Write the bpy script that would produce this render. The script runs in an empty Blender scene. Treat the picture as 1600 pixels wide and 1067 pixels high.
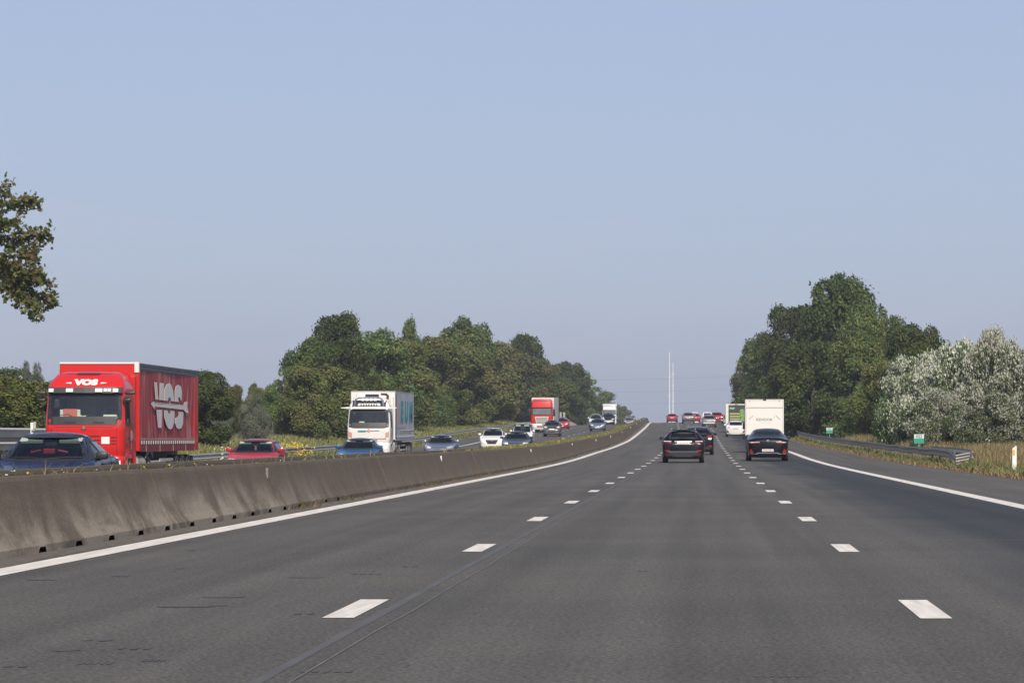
import bpy, bmesh, math, random
import numpy as np
from mathutils import Vector, Matrix
from mathutils.bvhtree import BVHTree

random.seed(7); rng = np.random.default_rng(7)
SC = bpy.context.scene
COL = SC.collection
R = math.radians

# ------------------------------------------------------------------ camera, sky, sun
CAMZ = 1.127; F = 5358.0; VX, VY = 1096.0, 684.0          # pixels of the 1600 px wide photograph
cam = bpy.data.cameras.new('camera'); camo = bpy.data.objects.new('camera', cam); COL.objects.link(camo)
cam.sensor_width = 36; cam.lens = F / 1600 * 36
cam.shift_x = -(VX - 800) / 1600; cam.shift_y = (VY - 533.5) / 1600
cam.clip_start = 0.5; cam.clip_end = 9000
camo.location = (0, 0, CAMZ); camo.rotation_euler = (R(90), 0, 0)
SC.camera = camo

SUN_EL, SUN_AZ = 40.0, 168.0            # azimuth clockwise from +Y: behind the camera, a little to the right
world = bpy.data.worlds.new('World'); SC.world = world; world.use_nodes = True
wn = world.node_tree.nodes; wl = world.node_tree.links
bg = wn['Background']; sky = wn.new('ShaderNodeTexSky'); sky.sky_type = 'NISHITA'
sky.sun_disc = False; sky.sun_elevation = R(SUN_EL); sky.sun_rotation = R(SUN_AZ)
sky.altitude = 0; sky.air_density = 1.0; sky.dust_density = 1.0; sky.ozone_density = 3.0
tint = wn.new('ShaderNodeMix'); tint.data_type = 'RGBA'; tint.blend_type = 'MULTIPLY'
tint.inputs[0].default_value = 1.0; tint.inputs[7].default_value = (0.97, 0.94, 1.03, 1)
wl.new(sky.outputs[0], tint.inputs[6])
# thin veils of cirrus, by direction
tc = wn.new('ShaderNodeTexCoord'); mp = wn.new('ShaderNodeMapping'); mp.inputs['Scale'].default_value = (6, 2, 34)
mp.inputs['Rotation'].default_value = (0, R(-8), 0)
nz = wn.new('ShaderNodeTexNoise'); nz.inputs['Scale'].default_value = 1.3; nz.inputs['Detail'].default_value = 5
rp = wn.new('ShaderNodeValToRGB'); rp.color_ramp.elements[0].position = 0.5; rp.color_ramp.elements[1].position = 0.8
rp.color_ramp.elements[0].color = (0, 0, 0, 1); rp.color_ramp.elements[1].color = (0.30, 0.30, 0.30, 1)
cm = wn.new('ShaderNodeMix'); cm.data_type = 'RGBA'; cm.inputs[7].default_value = (5.3, 4.95, 6.2, 1)
wl.new(tc.outputs['Generated'], mp.inputs[0]); wl.new(mp.outputs[0], nz.inputs[0]); wl.new(nz.outputs[0], rp.inputs[0])
wl.new(rp.outputs[0], cm.inputs[0]); wl.new(cm.outputs[2], bg.inputs[0])
# summer haze veiling the lower sky evenly all round
hz = wn.new('ShaderNodeMix'); hz.data_type = 'RGBA'; hz.inputs[7].default_value = (3.52, 4.12, 5.72, 1)
sx = wn.new('ShaderNodeSeparateXYZ'); wl.new(tc.outputs['Generated'], sx.inputs[0])
hr = wn.new('ShaderNodeMapRange'); hr.interpolation_type = 'SMOOTHSTEP'; hr.inputs[1].default_value = 0.1; hr.inputs[2].default_value = 0.9
hr.inputs[3].default_value = 0.68; hr.inputs[4].default_value = 0.22
wl.new(sx.outputs[2], hr.inputs[0]); wl.new(hr.outputs[0], hz.inputs[0]); wl.new(tint.outputs[2], hz.inputs[6]); wl.new(hz.outputs[2], cm.inputs[6])
bg.inputs[1].default_value = 0.10

sl = bpy.data.lights.new('sun', 'SUN'); slo = bpy.data.objects.new('sun', sl); COL.objects.link(slo)
sl.energy = 4.2; sl.angle = R(0.53); sl.color = (1.0, 0.91, 0.78)
a, e = R(SUN_AZ), R(SUN_EL)
sdir = Vector((math.sin(a) * math.cos(e), math.cos(a) * math.cos(e), math.sin(e)))
slo.rotation_euler = sdir.to_track_quat('Z', 'Y').to_euler(); slo.location = (0, -20, 40)

vs = SC.view_settings; vs.view_transform = 'Standard'; vs.look = 'None'; vs.gamma = 1; vs.use_curve_mapping = False
vs.exposure = 0.22
SC.render.engine = 'CYCLES'
SC.cycles.max_bounces = 6; SC.cycles.transparent_max_bounces = 12; SC.cycles.sample_clamp_indirect = 4
SC.cycles.use_denoising = True

# ------------------------------------------------------------------ materials
MATS = {}
def srgb(*c): return tuple(((x / 255) / 12.92 if x / 255 <= .04045 else (((x / 255) + .055) / 1.055) ** 2.4) for x in c)
def mat(name, col=(.5, .5, .5), rough=.6, metal=0, coat=0, noise=None, bump=None, spec=.5):
    """noise=(scale, amount, second colour); bump=(scale, strength)"""
    if name in MATS: return MATS[name]
    m = bpy.data.materials.new(name); m.use_nodes = True; n = m.node_tree.nodes; l = m.node_tree.links
    b = n['Principled BSDF']; b.inputs['Base Color'].default_value = (*col, 1); b.inputs['Roughness'].default_value = rough
    b.inputs['Metallic'].default_value = metal; b.inputs['Coat Weight'].default_value = coat; b.inputs['Coat Roughness'].default_value = .03
    b.inputs['Specular IOR Level'].default_value = spec
    t = n.new('ShaderNodeTexCoord')
    if noise:
        x = n.new('ShaderNodeTexNoise'); x.inputs['Scale'].default_value = noise[0]; x.inputs['Detail'].default_value = 6
        l.new(t.outputs['Object'], x.inputs[0])
        r = n.new('ShaderNodeMapRange'); r.inputs[1].default_value = .35; r.inputs[2].default_value = .7; r.inputs[4].default_value = noise[1]
        l.new(x.outputs[0], r.inputs[0])
        k = n.new('ShaderNodeMix'); k.data_type = 'RGBA'; k.inputs[6].default_value = (*col, 1); k.inputs[7].default_value = (*noise[2], 1)
        l.new(r.outputs[0], k.inputs[0]); l.new(k.outputs[2], b.inputs['Base Color'])
    if bump:
        x = n.new('ShaderNodeTexNoise'); x.inputs['Scale'].default_value = bump[0]; x.inputs['Detail'].default_value = 4
        l.new(t.outputs['Object'], x.inputs[0])
        q = n.new('ShaderNodeBump'); q.inputs['Strength'].default_value = bump[1]; q.inputs['Distance'].default_value = .02
        l.new(x.outputs[0], q.inputs['Height']); l.new(q.outputs[0], b.inputs['Normal'])
    MATS[name] = m; return m
def paint(name, col, rough=.35, metal=.0):
    dirt = tuple(c * .85 + .008 for c in col)
    return mat('paint_' + name, col, rough, metal, .45, noise=(3.0, .5, dirt), spec=.3)
PB = lambda name, col: mat('paint_' + name, col, .22, 0, .12, spec=.22)

def nodes_of(name):
    m = bpy.data.materials.new(name); m.use_nodes = True; MATS[name] = m
    return m, m.node_tree.nodes, m.node_tree.links, m.node_tree.nodes['Principled BSDF']
def N(n, kind, **kw):
    x = n.new(kind)
    for k, v in kw.items():
        if k.startswith('i'): x.inputs[int(k[1:])].default_value = v
        else: setattr(x, k, v)
    return x

def asphalt(name, base, strip=False, lighter=(.14, .125, .11)):
    m, n, l, b = nodes_of(name)
    g = N(n, 'ShaderNodeNewGeometry'); sep = N(n, 'ShaderNodeSeparateXYZ'); l.new(g.outputs['Position'], sep.inputs[0])
    # long streaks along the road
    mp1 = N(n, 'ShaderNodeMapping'); mp1.inputs['Scale'].default_value = (1.1, .012, 1); l.new(g.outputs['Position'], mp1.inputs[0])
    s1 = N(n, 'ShaderNodeTexNoise', i2=1.6, i3=4.0); l.new(mp1.outputs[0], s1.inputs[0])
    s2 = N(n, 'ShaderNodeTexNoise', i2=.25, i3=6.0); l.new(g.outputs['Position'], s2.inputs[0])
    s3 = N(n, 'ShaderNodeTexNoise', i2=34.0, i3=8.0, i4=.7); l.new(g.outputs['Position'], s3.inputs[0])
    s4 = N(n, 'ShaderNodeTexVoronoi', i2=45.0); l.new(g.outputs['Position'], s4.inputs[0])
    # stones: fine light and dark speckle
    r3 = N(n, 'ShaderNodeMapRange', i1=.32, i2=.70, i3=.30, i4=1.70); l.new(s3.outputs[0], r3.inputs[0])
    r4 = N(n, 'ShaderNodeMapRange', i1=0.0, i2=.8, i3=1.35, i4=.7); l.new(s4.outputs['Distance'], r4.inputs[0])
    r1 = N(n, 'ShaderNodeMapRange', i1=.3, i2=.7, i3=.80, i4=1.20); l.new(s1.outputs[0], r1.inputs[0])
    r2 = N(n, 'ShaderNodeMapRange', i1=.3, i2=.7, i3=.9, i4=1.1); l.new(s2.outputs[0], r2.inputs[0])
    f = None
    for r in (r3, r4, r1, r2):
        if f is None: f = r.outputs[0]; continue
        mm = N(n, 'ShaderNodeMath', operation='MULTIPLY'); l.new(f, mm.inputs[0]); l.new(r.outputs[0], mm.inputs[1]); f = mm.outputs[0]
    if strip:   # darker, bluer strip along the slow lane, fading out towards its left
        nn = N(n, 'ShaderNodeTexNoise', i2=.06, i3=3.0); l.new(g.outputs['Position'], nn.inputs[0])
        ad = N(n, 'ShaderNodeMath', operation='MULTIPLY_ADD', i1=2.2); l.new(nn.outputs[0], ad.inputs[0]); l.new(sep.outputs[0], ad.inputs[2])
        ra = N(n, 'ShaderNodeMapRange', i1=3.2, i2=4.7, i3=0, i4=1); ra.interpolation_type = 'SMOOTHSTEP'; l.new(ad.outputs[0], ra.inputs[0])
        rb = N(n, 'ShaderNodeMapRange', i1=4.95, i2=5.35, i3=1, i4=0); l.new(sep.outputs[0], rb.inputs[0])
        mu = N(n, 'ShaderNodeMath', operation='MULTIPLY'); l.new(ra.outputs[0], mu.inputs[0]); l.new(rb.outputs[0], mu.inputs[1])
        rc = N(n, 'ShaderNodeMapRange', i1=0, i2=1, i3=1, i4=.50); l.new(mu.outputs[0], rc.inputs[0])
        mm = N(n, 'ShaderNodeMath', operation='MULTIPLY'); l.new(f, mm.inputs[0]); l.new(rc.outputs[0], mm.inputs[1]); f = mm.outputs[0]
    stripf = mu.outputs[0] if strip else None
    cx = N(n, 'ShaderNodeMix', data_type='RGBA', i6=(*base, 1)); cx.inputs[7].default_value = (base[0] * 1.08, base[1], base[2] * .9, 1)
    l.new(s2.outputs[0], cx.inputs[0])
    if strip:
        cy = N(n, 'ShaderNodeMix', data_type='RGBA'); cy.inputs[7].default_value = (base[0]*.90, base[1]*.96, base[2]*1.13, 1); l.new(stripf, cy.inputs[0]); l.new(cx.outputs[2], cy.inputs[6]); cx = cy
    vm = N(n, 'ShaderNodeVectorMath', operation='SCALE'); l.new(cx.outputs[2], vm.inputs[0]); l.new(f, vm.inputs[3])
    l.new(vm.outputs[0], b.inputs['Base Color'])
    b.inputs['Roughness'].default_value = .9; b.inputs['Specular IOR Level'].default_value = .25
    bp = N(n, 'ShaderNodeBump', i0=.55, i1=.012); l.new(s3.outputs[0], bp.inputs['Height']); l.new(bp.outputs[0], b.inputs['Normal'])
    return m

def concrete():
    m, n, l, b = nodes_of('barrier_concrete')
    g = N(n, 'ShaderNodeNewGeometry'); sep = N(n, 'ShaderNodeSeparateXYZ'); l.new(g.outputs['Position'], sep.inputs[0])
    mp1 = N(n, 'ShaderNodeMapping'); mp1.inputs['Scale'].default_value = (0, 1.1, .30); l.new(g.outputs['Position'], mp1.inputs[0])
    s1 = N(n, 'ShaderNodeTexNoise', i2=1.6, i3=7.0, i4=.62); l.new(mp1.outputs[0], s1.inputs[0])
    mp2 = N(n, 'ShaderNodeMapping'); mp2.inputs['Scale'].default_value = (0, .55, 1.1); l.new(g.outputs['Position'], mp2.inputs[0])
    s2 = N(n, 'ShaderNodeTexNoise', i2=1.0, i3=9.0, i4=.62, i8=.5); l.new(mp2.outputs[0], s2.inputs[0])
    s3 = N(n, 'ShaderNodeTexNoise', i2=30.0, i3=6.0); l.new(g.outputs['Position'], s3.inputs[0])
    dark = (.100, .079, .057, 1); mid = (.130, .105, .079, 1); pale = (.27, .232, .182, 1)
    r1 = N(n, 'ShaderNodeMapRange', i1=.32, i2=.72); l.new(s1.outputs[0], r1.inputs[0])
    c1 = N(n, 'ShaderNodeMix', data_type='RGBA', i6=dark, i7=mid); l.new(r1.outputs[0], c1.inputs[0])
    # scuffed pale foot: height and noise, only where tyres have rubbed it (near end)
    hz = N(n, 'ShaderNodeMapRange', i1=.08, i2=.62, i3=1.0, i4=0.0); l.new(sep.outputs[2], hz.inputs[0])
    yy = N(n, 'ShaderNodeMapRange', i1=48.0, i2=62.0, i3=1.0, i4=.12); l.new(sep.outputs[1], yy.inputs[0])
    m1 = N(n, 'ShaderNodeMath', operation='MULTIPLY'); l.new(hz.outputs[0], m1.inputs[0]); l.new(yy.outputs[0], m1.inputs[1])
    r2 = N(n, 'ShaderNodeMapRange', i1=.42, i2=.60, i3=.1, i4=1.5); l.new(s2.outputs[0], r2.inputs[0])
    m2 = N(n, 'ShaderNodeMath', operation='MULTIPLY'); l.new(m1.outputs[0], m2.inputs[0]); l.new(r2.outputs[0], m2.inputs[1])
    r2b = N(n, 'ShaderNodeMapRange', i1=.35, i2=.65, i3=.7, i4=1.15); l.new(s1.outputs[0], r2b.inputs[0])
    m3 = N(n, 'ShaderNodeMath', operation='MULTIPLY', use_clamp=True); l.new(m2.outputs[0], m3.inputs[0]); l.new(r2b.outputs[0], m3.inputs[1])
    c2 = N(n, 'ShaderNodeMix', data_type='RGBA', i7=pale); l.new(c1.outputs[2], c2.inputs[6]); l.new(m3.outputs[0], c2.inputs[0])
    r3 = N(n, 'ShaderNodeMapRange', i1=.3, i2=.7, i3=.8, i4=1.2); l.new(s3.outputs[0], r3.inputs[0])
    vm = N(n, 'ShaderNodeVectorMath', operation='SCALE'); l.new(c2.outputs[2], vm.inputs[0]); l.new(r3.outputs[0], vm.inputs[3])
    l.new(vm.outputs[0], b.inputs['Base Color']); b.inputs['Roughness'].default_value = .92; b.inputs['Specular IOR Level'].default_value = .2
    bp = N(n, 'ShaderNodeBump', i0=.6, i1=.01); l.new(s3.outputs[0], bp.inputs['Height']); l.new(bp.outputs[0], b.inputs['Normal'])
    return m

def attr_mat(name, rough=.7, trans=.42, spec=.3):
    """leaf-like: colour of each leaf from the mesh, with light passing through"""
    m, n, l, b = nodes_of(name)
    at = N(n, 'ShaderNodeAttribute', attribute_name='col'); oi = N(n, 'ShaderNodeObjectInfo')
    hs = N(n, 'ShaderNodeHueSaturation'); l.new(at.outputs['Color'], hs.inputs['Color'])
    r = N(n, 'ShaderNodeMapRange', i3=.472, i4=.502); l.new(oi.outputs['Random'], r.inputs[0]); l.new(r.outputs[0], hs.inputs['Hue'])
    r = N(n, 'ShaderNodeMapRange', i3=.8, i4=1.2); l.new(oi.outputs['Random'], r.inputs[0]); l.new(r.outputs[0], hs.inputs['Value'])
    l.new(hs.outputs[0], b.inputs['Base Color']); b.inputs['Roughness'].default_value = rough; b.inputs['Specular IOR Level'].default_value = spec
    tr = N(n, 'ShaderNodeBsdfTranslucent'); l.new(hs.outputs[0], tr.inputs[0])
    mx = N(n, 'ShaderNodeMixShader', i0=trans); l.new(b.outputs[0], mx.inputs[1]); l.new(tr.outputs[0], mx.inputs[2])
    l.new(mx.outputs[0], n['Material Output'].inputs[0])
    return m
LEAF = attr_mat('leaves'); BLADE = attr_mat('grass_blades', .8, .3, .2)

def ground_mat():
    m, n, l, b = nodes_of('dry_grass_soil')
    g = N(n, 'ShaderNodeNewGeometry')
    s1 = N(n, 'ShaderNodeTexNoise', i2=.35, i3=8.0); l.new(g.outputs['Position'], s1.inputs[0])
    s2 = N(n, 'ShaderNodeTexNoise', i2=9.0, i3=6.0); l.new(g.outputs['Position'], s2.inputs[0])
    r = N(n, 'ShaderNodeValToRGB'); e = r.color_ramp.elements
    e[0].position = .36; e[0].color = (.045, .06, .02, 1); e[1].position = .62; e[1].color = (.20, .16, .085, 1)
    l.new(s1.outputs[0], r.inputs[0])
    r3 = N(n, 'ShaderNodeMapRange', i1=.3, i2=.7, i3=.55, i4=1.4); l.new(s2.outputs[0], r3.inputs[0])
    vm = N(n, 'ShaderNodeVectorMath', operation='SCALE'); l.new(r.outputs[0], vm.inputs[0]); l.new(r3.outputs[0], vm.inputs[3])
    l.new(vm.outputs[0], b.inputs['Base Color']); b.inputs['Roughness'].default_value = .95
    bp = N(n, 'ShaderNodeBump', i0=1.0, i1=.1); l.new(s2.outputs[0], bp.inputs['Height']); l.new(bp.outputs[0], b.inputs['Normal'])
    return m

def glass(name, tintc=(.35, .42, .40), gl=.06):
    m, n, l, b = nodes_of(name)
    n.remove(b)
    t = N(n, 'ShaderNodeBsdfTransparent', i0=(*tintc, 1)); s = N(n, 'ShaderNodeBsdfGlossy'); s.inputs['Roughness'].default_value = .03
    s.inputs[0].default_value = (.9, .95, 1, 1)
    fr = N(n, 'ShaderNodeFresnel'); fr.inputs[0].default_value = 1.5
    ad = N(n, 'ShaderNodeMath', operation='ADD', i1=gl, use_clamp=True); l.new(fr.outputs[0], ad.inputs[0])
    mx = N(n, 'ShaderNodeMixShader'); l.new(ad.outputs[0], mx.inputs[0]); l.new(t.outputs[0], mx.inputs[1]); l.new(s.outputs[0], mx.inputs[2])
    l.new(mx.outputs[0], n['Material Output'].inputs[0])
    return m
GLASS = glass('car_glass', (.50, .58, .55), .02); GLASS_TRUCK = glass('truck_glass', (.85, .92, .84), .03)
GLASS_D = mat('dark_glass', (.012, .015, .018), .04, 0, 1.0)
BLACK = mat('black_plastic', (.018, .018, .02), .45, noise=(9, .4, (.04, .037, .034)))
RUBBER = mat('tyre_rubber', (.02, .02, .021), .85, noise=(8, .5, (.05, .045, .04)))
RIM = mat('alloy_rim', (.42, .42, .43), .3, .8)
CHROME = mat('chrome', (.75, .75, .76), .12, 1)
LENS = mat('headlight_lens', (.85, .86, .84), .12, 0, 1)
REDLENS = mat('red_lens', (.30, .012, .018), .15, 0, 1)
ORANGELENS = mat('orange_lens', (.75, .19, .02), .2, 0, 1)
PLATE = mat('plate_white', (.72, .72, .70), .35)
PLATETXT = mat('plate_red_print', (.4, .05, .05), .5)
WHITEPLASTIC = mat('white_plastic', (.75, .75, .73), .4)
INTERIOR = mat('dark_interior', (.03, .03, .033), .8)
VISOR = mat('sun_visor_cloth', (.36, .40, .36), .8)
GALV = mat('galvanised_steel', (.36, .33, .28), .7, .0, noise=(2.5, .6, (.20, .18, .15)), spec=.25)
GALV_PALE = mat('galvanised_steel_pale', (.46, .45, .42), .6, .0, noise=(1.5, .6, (.32, .29, .26)))
BARK = mat('bark', (.07, .055, .04), .9, noise=(5, .7, (.12, .10, .08)), bump=(12, .6))
WHITELINE = mat('road_paint', (.72, .675, .60), .8, noise=(6, .75, (.54, .50, .45)), bump=(40, .2))
def worn_paint():
    m, n, l, b = nodes_of('worn_road_paint'); g = N(n, 'ShaderNodeNewGeometry')
    a1 = N(n, 'ShaderNodeTexNoise', i2=7.0, i3=8.0, i4=.75); l.new(g.outputs['Position'], a1.inputs[0])
    mp_ = N(n, 'ShaderNodeMapping'); mp_.inputs['Scale'].default_value = (14, .8, 1); l.new(g.outputs['Position'], mp_.inputs[0])
    a2 = N(n, 'ShaderNodeTexNoise', i2=1.0, i3=4.0); l.new(mp_.outputs[0], a2.inputs[0])
    r = N(n, 'ShaderNodeMapRange', i1=.60, i2=.68); l.new(a1.outputs[0], r.inputs[0])
    c1 = N(n, 'ShaderNodeMix', data_type='RGBA', i6=(.72, .675, .60, 1), i7=(.52, .485, .43, 1)); r2 = N(n, 'ShaderNodeMapRange', i1=.35, i2=.7); l.new(a2.outputs[0], r2.inputs[0]); l.new(r2.outputs[0], c1.inputs[0])
    c2 = N(n, 'ShaderNodeMix', data_type='RGBA', i7=(.20, .19, .175, 1)); l.new(c1.outputs[2], c2.inputs[6]); l.new(r.outputs[0], c2.inputs[0]); l.new(c2.outputs[2], b.inputs['Base Color']); b.inputs['Roughness'].default_value = .85
    return m
WHITELINE = worn_paint()
CONC = concrete()
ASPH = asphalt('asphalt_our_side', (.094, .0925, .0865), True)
ASPH2 = asphalt('asphalt_other_side', (.094, .094, .093))
GROUND = ground_mat()
SOIL = mat('median_soil', (.075, .058, .042), .95, noise=(6, .9, (.14, .115, .09)), bump=(25, 1))
GRIT = mat('verge_grit', (.16, .135, .11), .95, noise=(9, 1, (.075, .062, .05)), bump=(60, 1))
TAR = mat('tar_mark', (.046, .045, .049), .85, noise=(3, 1, (.078, .075, .072)))
TARSEAM = mat('sealed_joint', (.070, .069, .070), .85, noise=(1.0, 1, (.094, .092, .087)))
CRACK = mat('pale_joint_line', (.16, .153, .14), .9, noise=(1.5, 1, (.10, .098, .09)))

# ------------------------------------------------------------------ terrain functions
def pchip(xs, ys):
    xs = np.array(xs, float); ys = np.array(ys, float); h = np.diff(xs); dl = np.diff(ys) / h
    mm = np.zeros_like(ys)
    for i in range(1, len(xs) - 1):
        if dl[i - 1] * dl[i] > 0:
            w1, w2 = 2 * h[i] + h[i - 1], h[i] + 2 * h[i - 1]; mm[i] = (w1 + w2) / (w1 / dl[i - 1] + w2 / dl[i])
    mm[0], mm[-1] = dl[0], dl[-1]
    def f(x):
        x = np.clip(np.asarray(x, float), xs[0], xs[-1]); i = np.clip(np.searchsorted(xs, x, side='right') - 1, 0, len(xs) - 2)
        t = (x - xs[i]) / h[i]
        return (2*t**3 - 3*t**2 + 1) * ys[i] + (t**3 - 2*t**2 + t) * h[i] * mm[i] + (-2*t**3 + 3*t**2) * ys[i+1] + (t**3 - t**2) * h[i] * mm[i+1]
    return f
_P = pchip([-100, 0, 110, 135, 160, 198, 235, 260, 298, 323, 348, 385, 430, 470, 500, 530, 560, 600, 700, 900, 1300, 3500],
           [0, 0, 0, .012, .07, .26, .44, .61, .94, 1.27, 1.62, 2.08, 2.62, 3.05, 3.3, 3.5, 3.62, 3.68, 3.45, 2.7, .5, -3])
GY = np.unique(np.concatenate([np.arange(-60, 700, 2.5), np.arange(700, 3501, 20.0)]))
GP = _P(GY)
def P(d): return float(np.interp(d, GY, GP))
_D = pchip([-100, 280, 340, 385, 440, 490, 560, 700, 3500], [0, 0, -.1, -.31, -.72, -1.2, -1.7, -2.2, -2.2])
_E = pchip([-100, 300, 345, 390, 430, 500, 3500], [0, 0, .25, .8, 1.25, 1.6, 1.6])
def D(d): return float(_D(d))
def E(d): return float(_E(d))
def B(d): return -.0012 * min(max(d, 0), 300)
CXS = [-400, -60, -33, -28, -24.6, -21.5, -8.62, -8.54, 8.6, 9.6, 14, 40, 400]
CZS = [1.0, .9, .55, -.05, -.50, -.49, -.19, 0, 0, -.04, .05, .3, .5]
def Cz(x): return float(np.interp(x, CXS, CZS))
def G(X, d):
    """ground height at a point"""
    x = X - D(d)
    if x < -8.58 + E(d): x -= E(d)
    return P(d) + Cz(x)
def px(xp, d): return (xp - VX) * d / F
def pz(yp, d): return CAMZ + (VY - yp) * d / F

# ------------------------------------------------------------------ mesh helpers
def link(name, me, m=None, parent=None, loc=None, smooth=False):
    if m is not None and not me.materials:
        me.materials.append(m)
    if smooth:
        me.polygons.foreach_set('use_smooth', [True] * len(me.polygons))
    o = bpy.data.objects.new(name, me); COL.objects.link(o)
    if parent is not None: o.parent = parent
    if loc is not None: o.location = loc
    return o
def pydata(name, v, f, m=None, parent=None, smooth=False):
    me = bpy.data.meshes.new(name); me.from_pydata([tuple(map(float, p)) for p in v], [], f); me.update()
    return link(name, me, m, parent, smooth=smooth)
def tag(o, label=None, cat=None, group=None, kind=None):
    if label: o['label'] = label
    if cat: o['category'] = cat
    if group: o['group'] = group
    if kind: o['kind'] = kind
    return o
def empty(name, loc=(0, 0, 0), rz=0):
    o = bpy.data.objects.new(name, None); COL.objects.link(o); o.location = loc; o.rotation_euler = (0, 0, rz); o.empty_display_size = .3
    return o
class MB:
    def __init__(s): s.bm = bmesh.new()
    def box(s, x0, x1, y0, y1, z0, z1, bev=0, rot=None):
        r = bmesh.ops.create_cube(s.bm, size=1)['verts']
        mx = Matrix.Translation(((x0+x1)/2, (y0+y1)/2, (z0+z1)/2))
        if rot is not None: mx = mx @ rot
        mx = mx @ Matrix.Diagonal((abs(x1-x0), abs(y1-y0), abs(z1-z0), 1))
        bmesh.ops.transform(s.bm, matrix=mx, verts=r)
        if bev > 0:
            es = list({e for v in r for e in v.link_edges})
            bmesh.ops.bevel(s.bm, geom=es, offset=bev, segments=2, affect='EDGES', profile=.5)
        return s
    def tube(s, pts, rad, n=8, caps=True):
        pts = [Vector(p) for p in pts]; rads = [float(q) for q in rad] if isinstance(rad, (list, tuple)) else [float(rad)] * len(pts)
        rings = []
        for i, p in enumerate(pts):
            t = (pts[min(i+1, len(pts)-1)] - pts[max(i-1, 0)]).normalized()
            u = t.cross(Vector((0, 0, 1)));  u = u.normalized() if u.length > 1e-3 else Vector((1, 0, 0)); w = t.cross(u).normalized()
            rings.append([s.bm.verts.new(p + rads[i] * (math.cos(2*math.pi*k/n) * u + math.sin(2*math.pi*k/n) * w)) for k in range(n)])
        for i in range(len(rings)-1):
            for k in range(n): s.bm.faces.new((rings[i][k], rings[i][(k+1) % n], rings[i+1][(k+1) % n], rings[i+1][k]))
        if caps: s.bm.faces.new(rings[0][::-1]); s.bm.faces.new(rings[-1])
        return s
    def lathe_x(s, prof, n=20, cx=0, cy=0, cz=0):
        """profile of (x, r) turned about the X axis"""
        rings = [[s.bm.verts.new((cx + x, cy + r * math.cos(2*math.pi*k/n), cz + r * math.sin(2*math.pi*k/n))) for k in range(n)] for x, r in prof]
        for i in range(len(rings)-1):
            for k in range(n): s.bm.faces.new((rings[i][k], rings[i+1][k], rings[i+1][(k+1) % n], rings[i][(k+1) % n]))
        return s
    def poly(s, pts): s.bm.faces.new([s.bm.verts.new(p) for p in pts]); return s
    def prism(s, pts2, axis, a0, a1):
        """extrude a 2D outline along an axis; axis 'x': pts are (y,z); axis 'y': pts are (x,z)"""
        def v(p, t): return (t, p[0], p[1]) if axis == 'x' else ((p[0], t, p[1]) if axis == 'y' else (p[0], p[1], t))
        lo = [s.bm.verts.new(v(p, a0)) for p in pts2]; hi = [s.bm.verts.new(v(p, a1)) for p in pts2]; k = len(pts2)
        s.bm.faces.new(lo); s.bm.faces.new(hi[::-1])
        for i in range(k): s.bm.faces.new((lo[i], hi[i], hi[(i+1) % k], lo[(i+1) % k]))
        return s
    def build(s, name, m, parent=None, smooth=False):
        bmesh.ops.recalc_face_normals(s.bm, faces=s.bm.faces)
        me = bpy.data.meshes.new(name); s.bm.to_mesh(me); s.bm.free()
        o = link(name, me, m, parent, smooth=False)
        if smooth:
            me.polygons.foreach_set('use_smooth', [True] * len(me.polygons))
            try: me.set_sharp_from_angle(angle=R(38))
            except Exception: pass
        return o

def dup(o, parent=None):
    c = o.copy(); COL.objects.link(c); c.parent = parent
    for ch in list(o.children): dup(ch, c)
    return c

def strip(name, xs_fn, m, dz=0.0, y0=-60, y1=3500, kind='structure', zf=None, parent=None):
    """a sheet along the road. xs_fn(d)-> list of X; height follows the ground"""
    ys = GY[(GY >= y0 - 1e-6) & (GY <= y1 + 1e-6)]
    v = []; f = []; k = None
    for d in ys:
        xs = xs_fn(float(d)); k = len(xs)
        for X in xs: v.append((X, d, (zf(X, d) if zf else G(X, d)) + dz))
    for i in range(len(ys)-1):
        for j in range(k-1): a_ = i*k + j; f.append((a_, a_+1, a_+k+1, a_+k))
    o = pydata(name, v, f, m, parent)
    if kind: o['kind'] = kind
    return o

# ------------------------------------------------------------------ setting
def ground_xs(d):
    b = D(d); e_ = E(d)
    return [x + b + (e_ if x < -9 else 0) for x in (-400, -150, -60, -45, -33, -30, -28, -26, -24.6, -21.5, -15, -8.63)] + \
           [-8.53 + b + e_] + [x + b for x in (-6, 0, 5, 8.6, 9.1, 9.6, 11, 14, 20, 40, 100, 400)]
tag(strip('ground', ground_xs, GROUND, -.03), kind='structure')
REDGE = pchip([-100, 120, 200, 305, 3500], [8.75, 8.9, 8.55, 7.9, 7.9])
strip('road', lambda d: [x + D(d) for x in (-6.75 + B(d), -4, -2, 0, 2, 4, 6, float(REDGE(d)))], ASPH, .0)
strip('opposite_road', lambda d: [x + D(d) + E(d) for x in (-23.6, -21, -18, -15, -12, -8.68)], ASPH2, .0)
strip('median_ground', lambda d: [x for x in (min(-8.42 + D(d) + E(d), -7.0 + D(d) + B(d)), -7.9 + D(d) + .5*E(d), -7.3 + D(d) + B(d)*.7, -6.98 + D(d) + B(d))], SOIL, 0, 10, 440,
      zf=lambda X, d: P(d) + .53 + .05 * math.sin(d * .7))
strip('grit_strip', lambda d: [-6.52 + D(d) + B(d), -6.3 + D(d) + B(d) + .04 * math.sin(d*1.7), -6.08 + D(d) + B(d) + .05 * math.sin(d * .9)], GRIT, .002, 10, 560)
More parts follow.
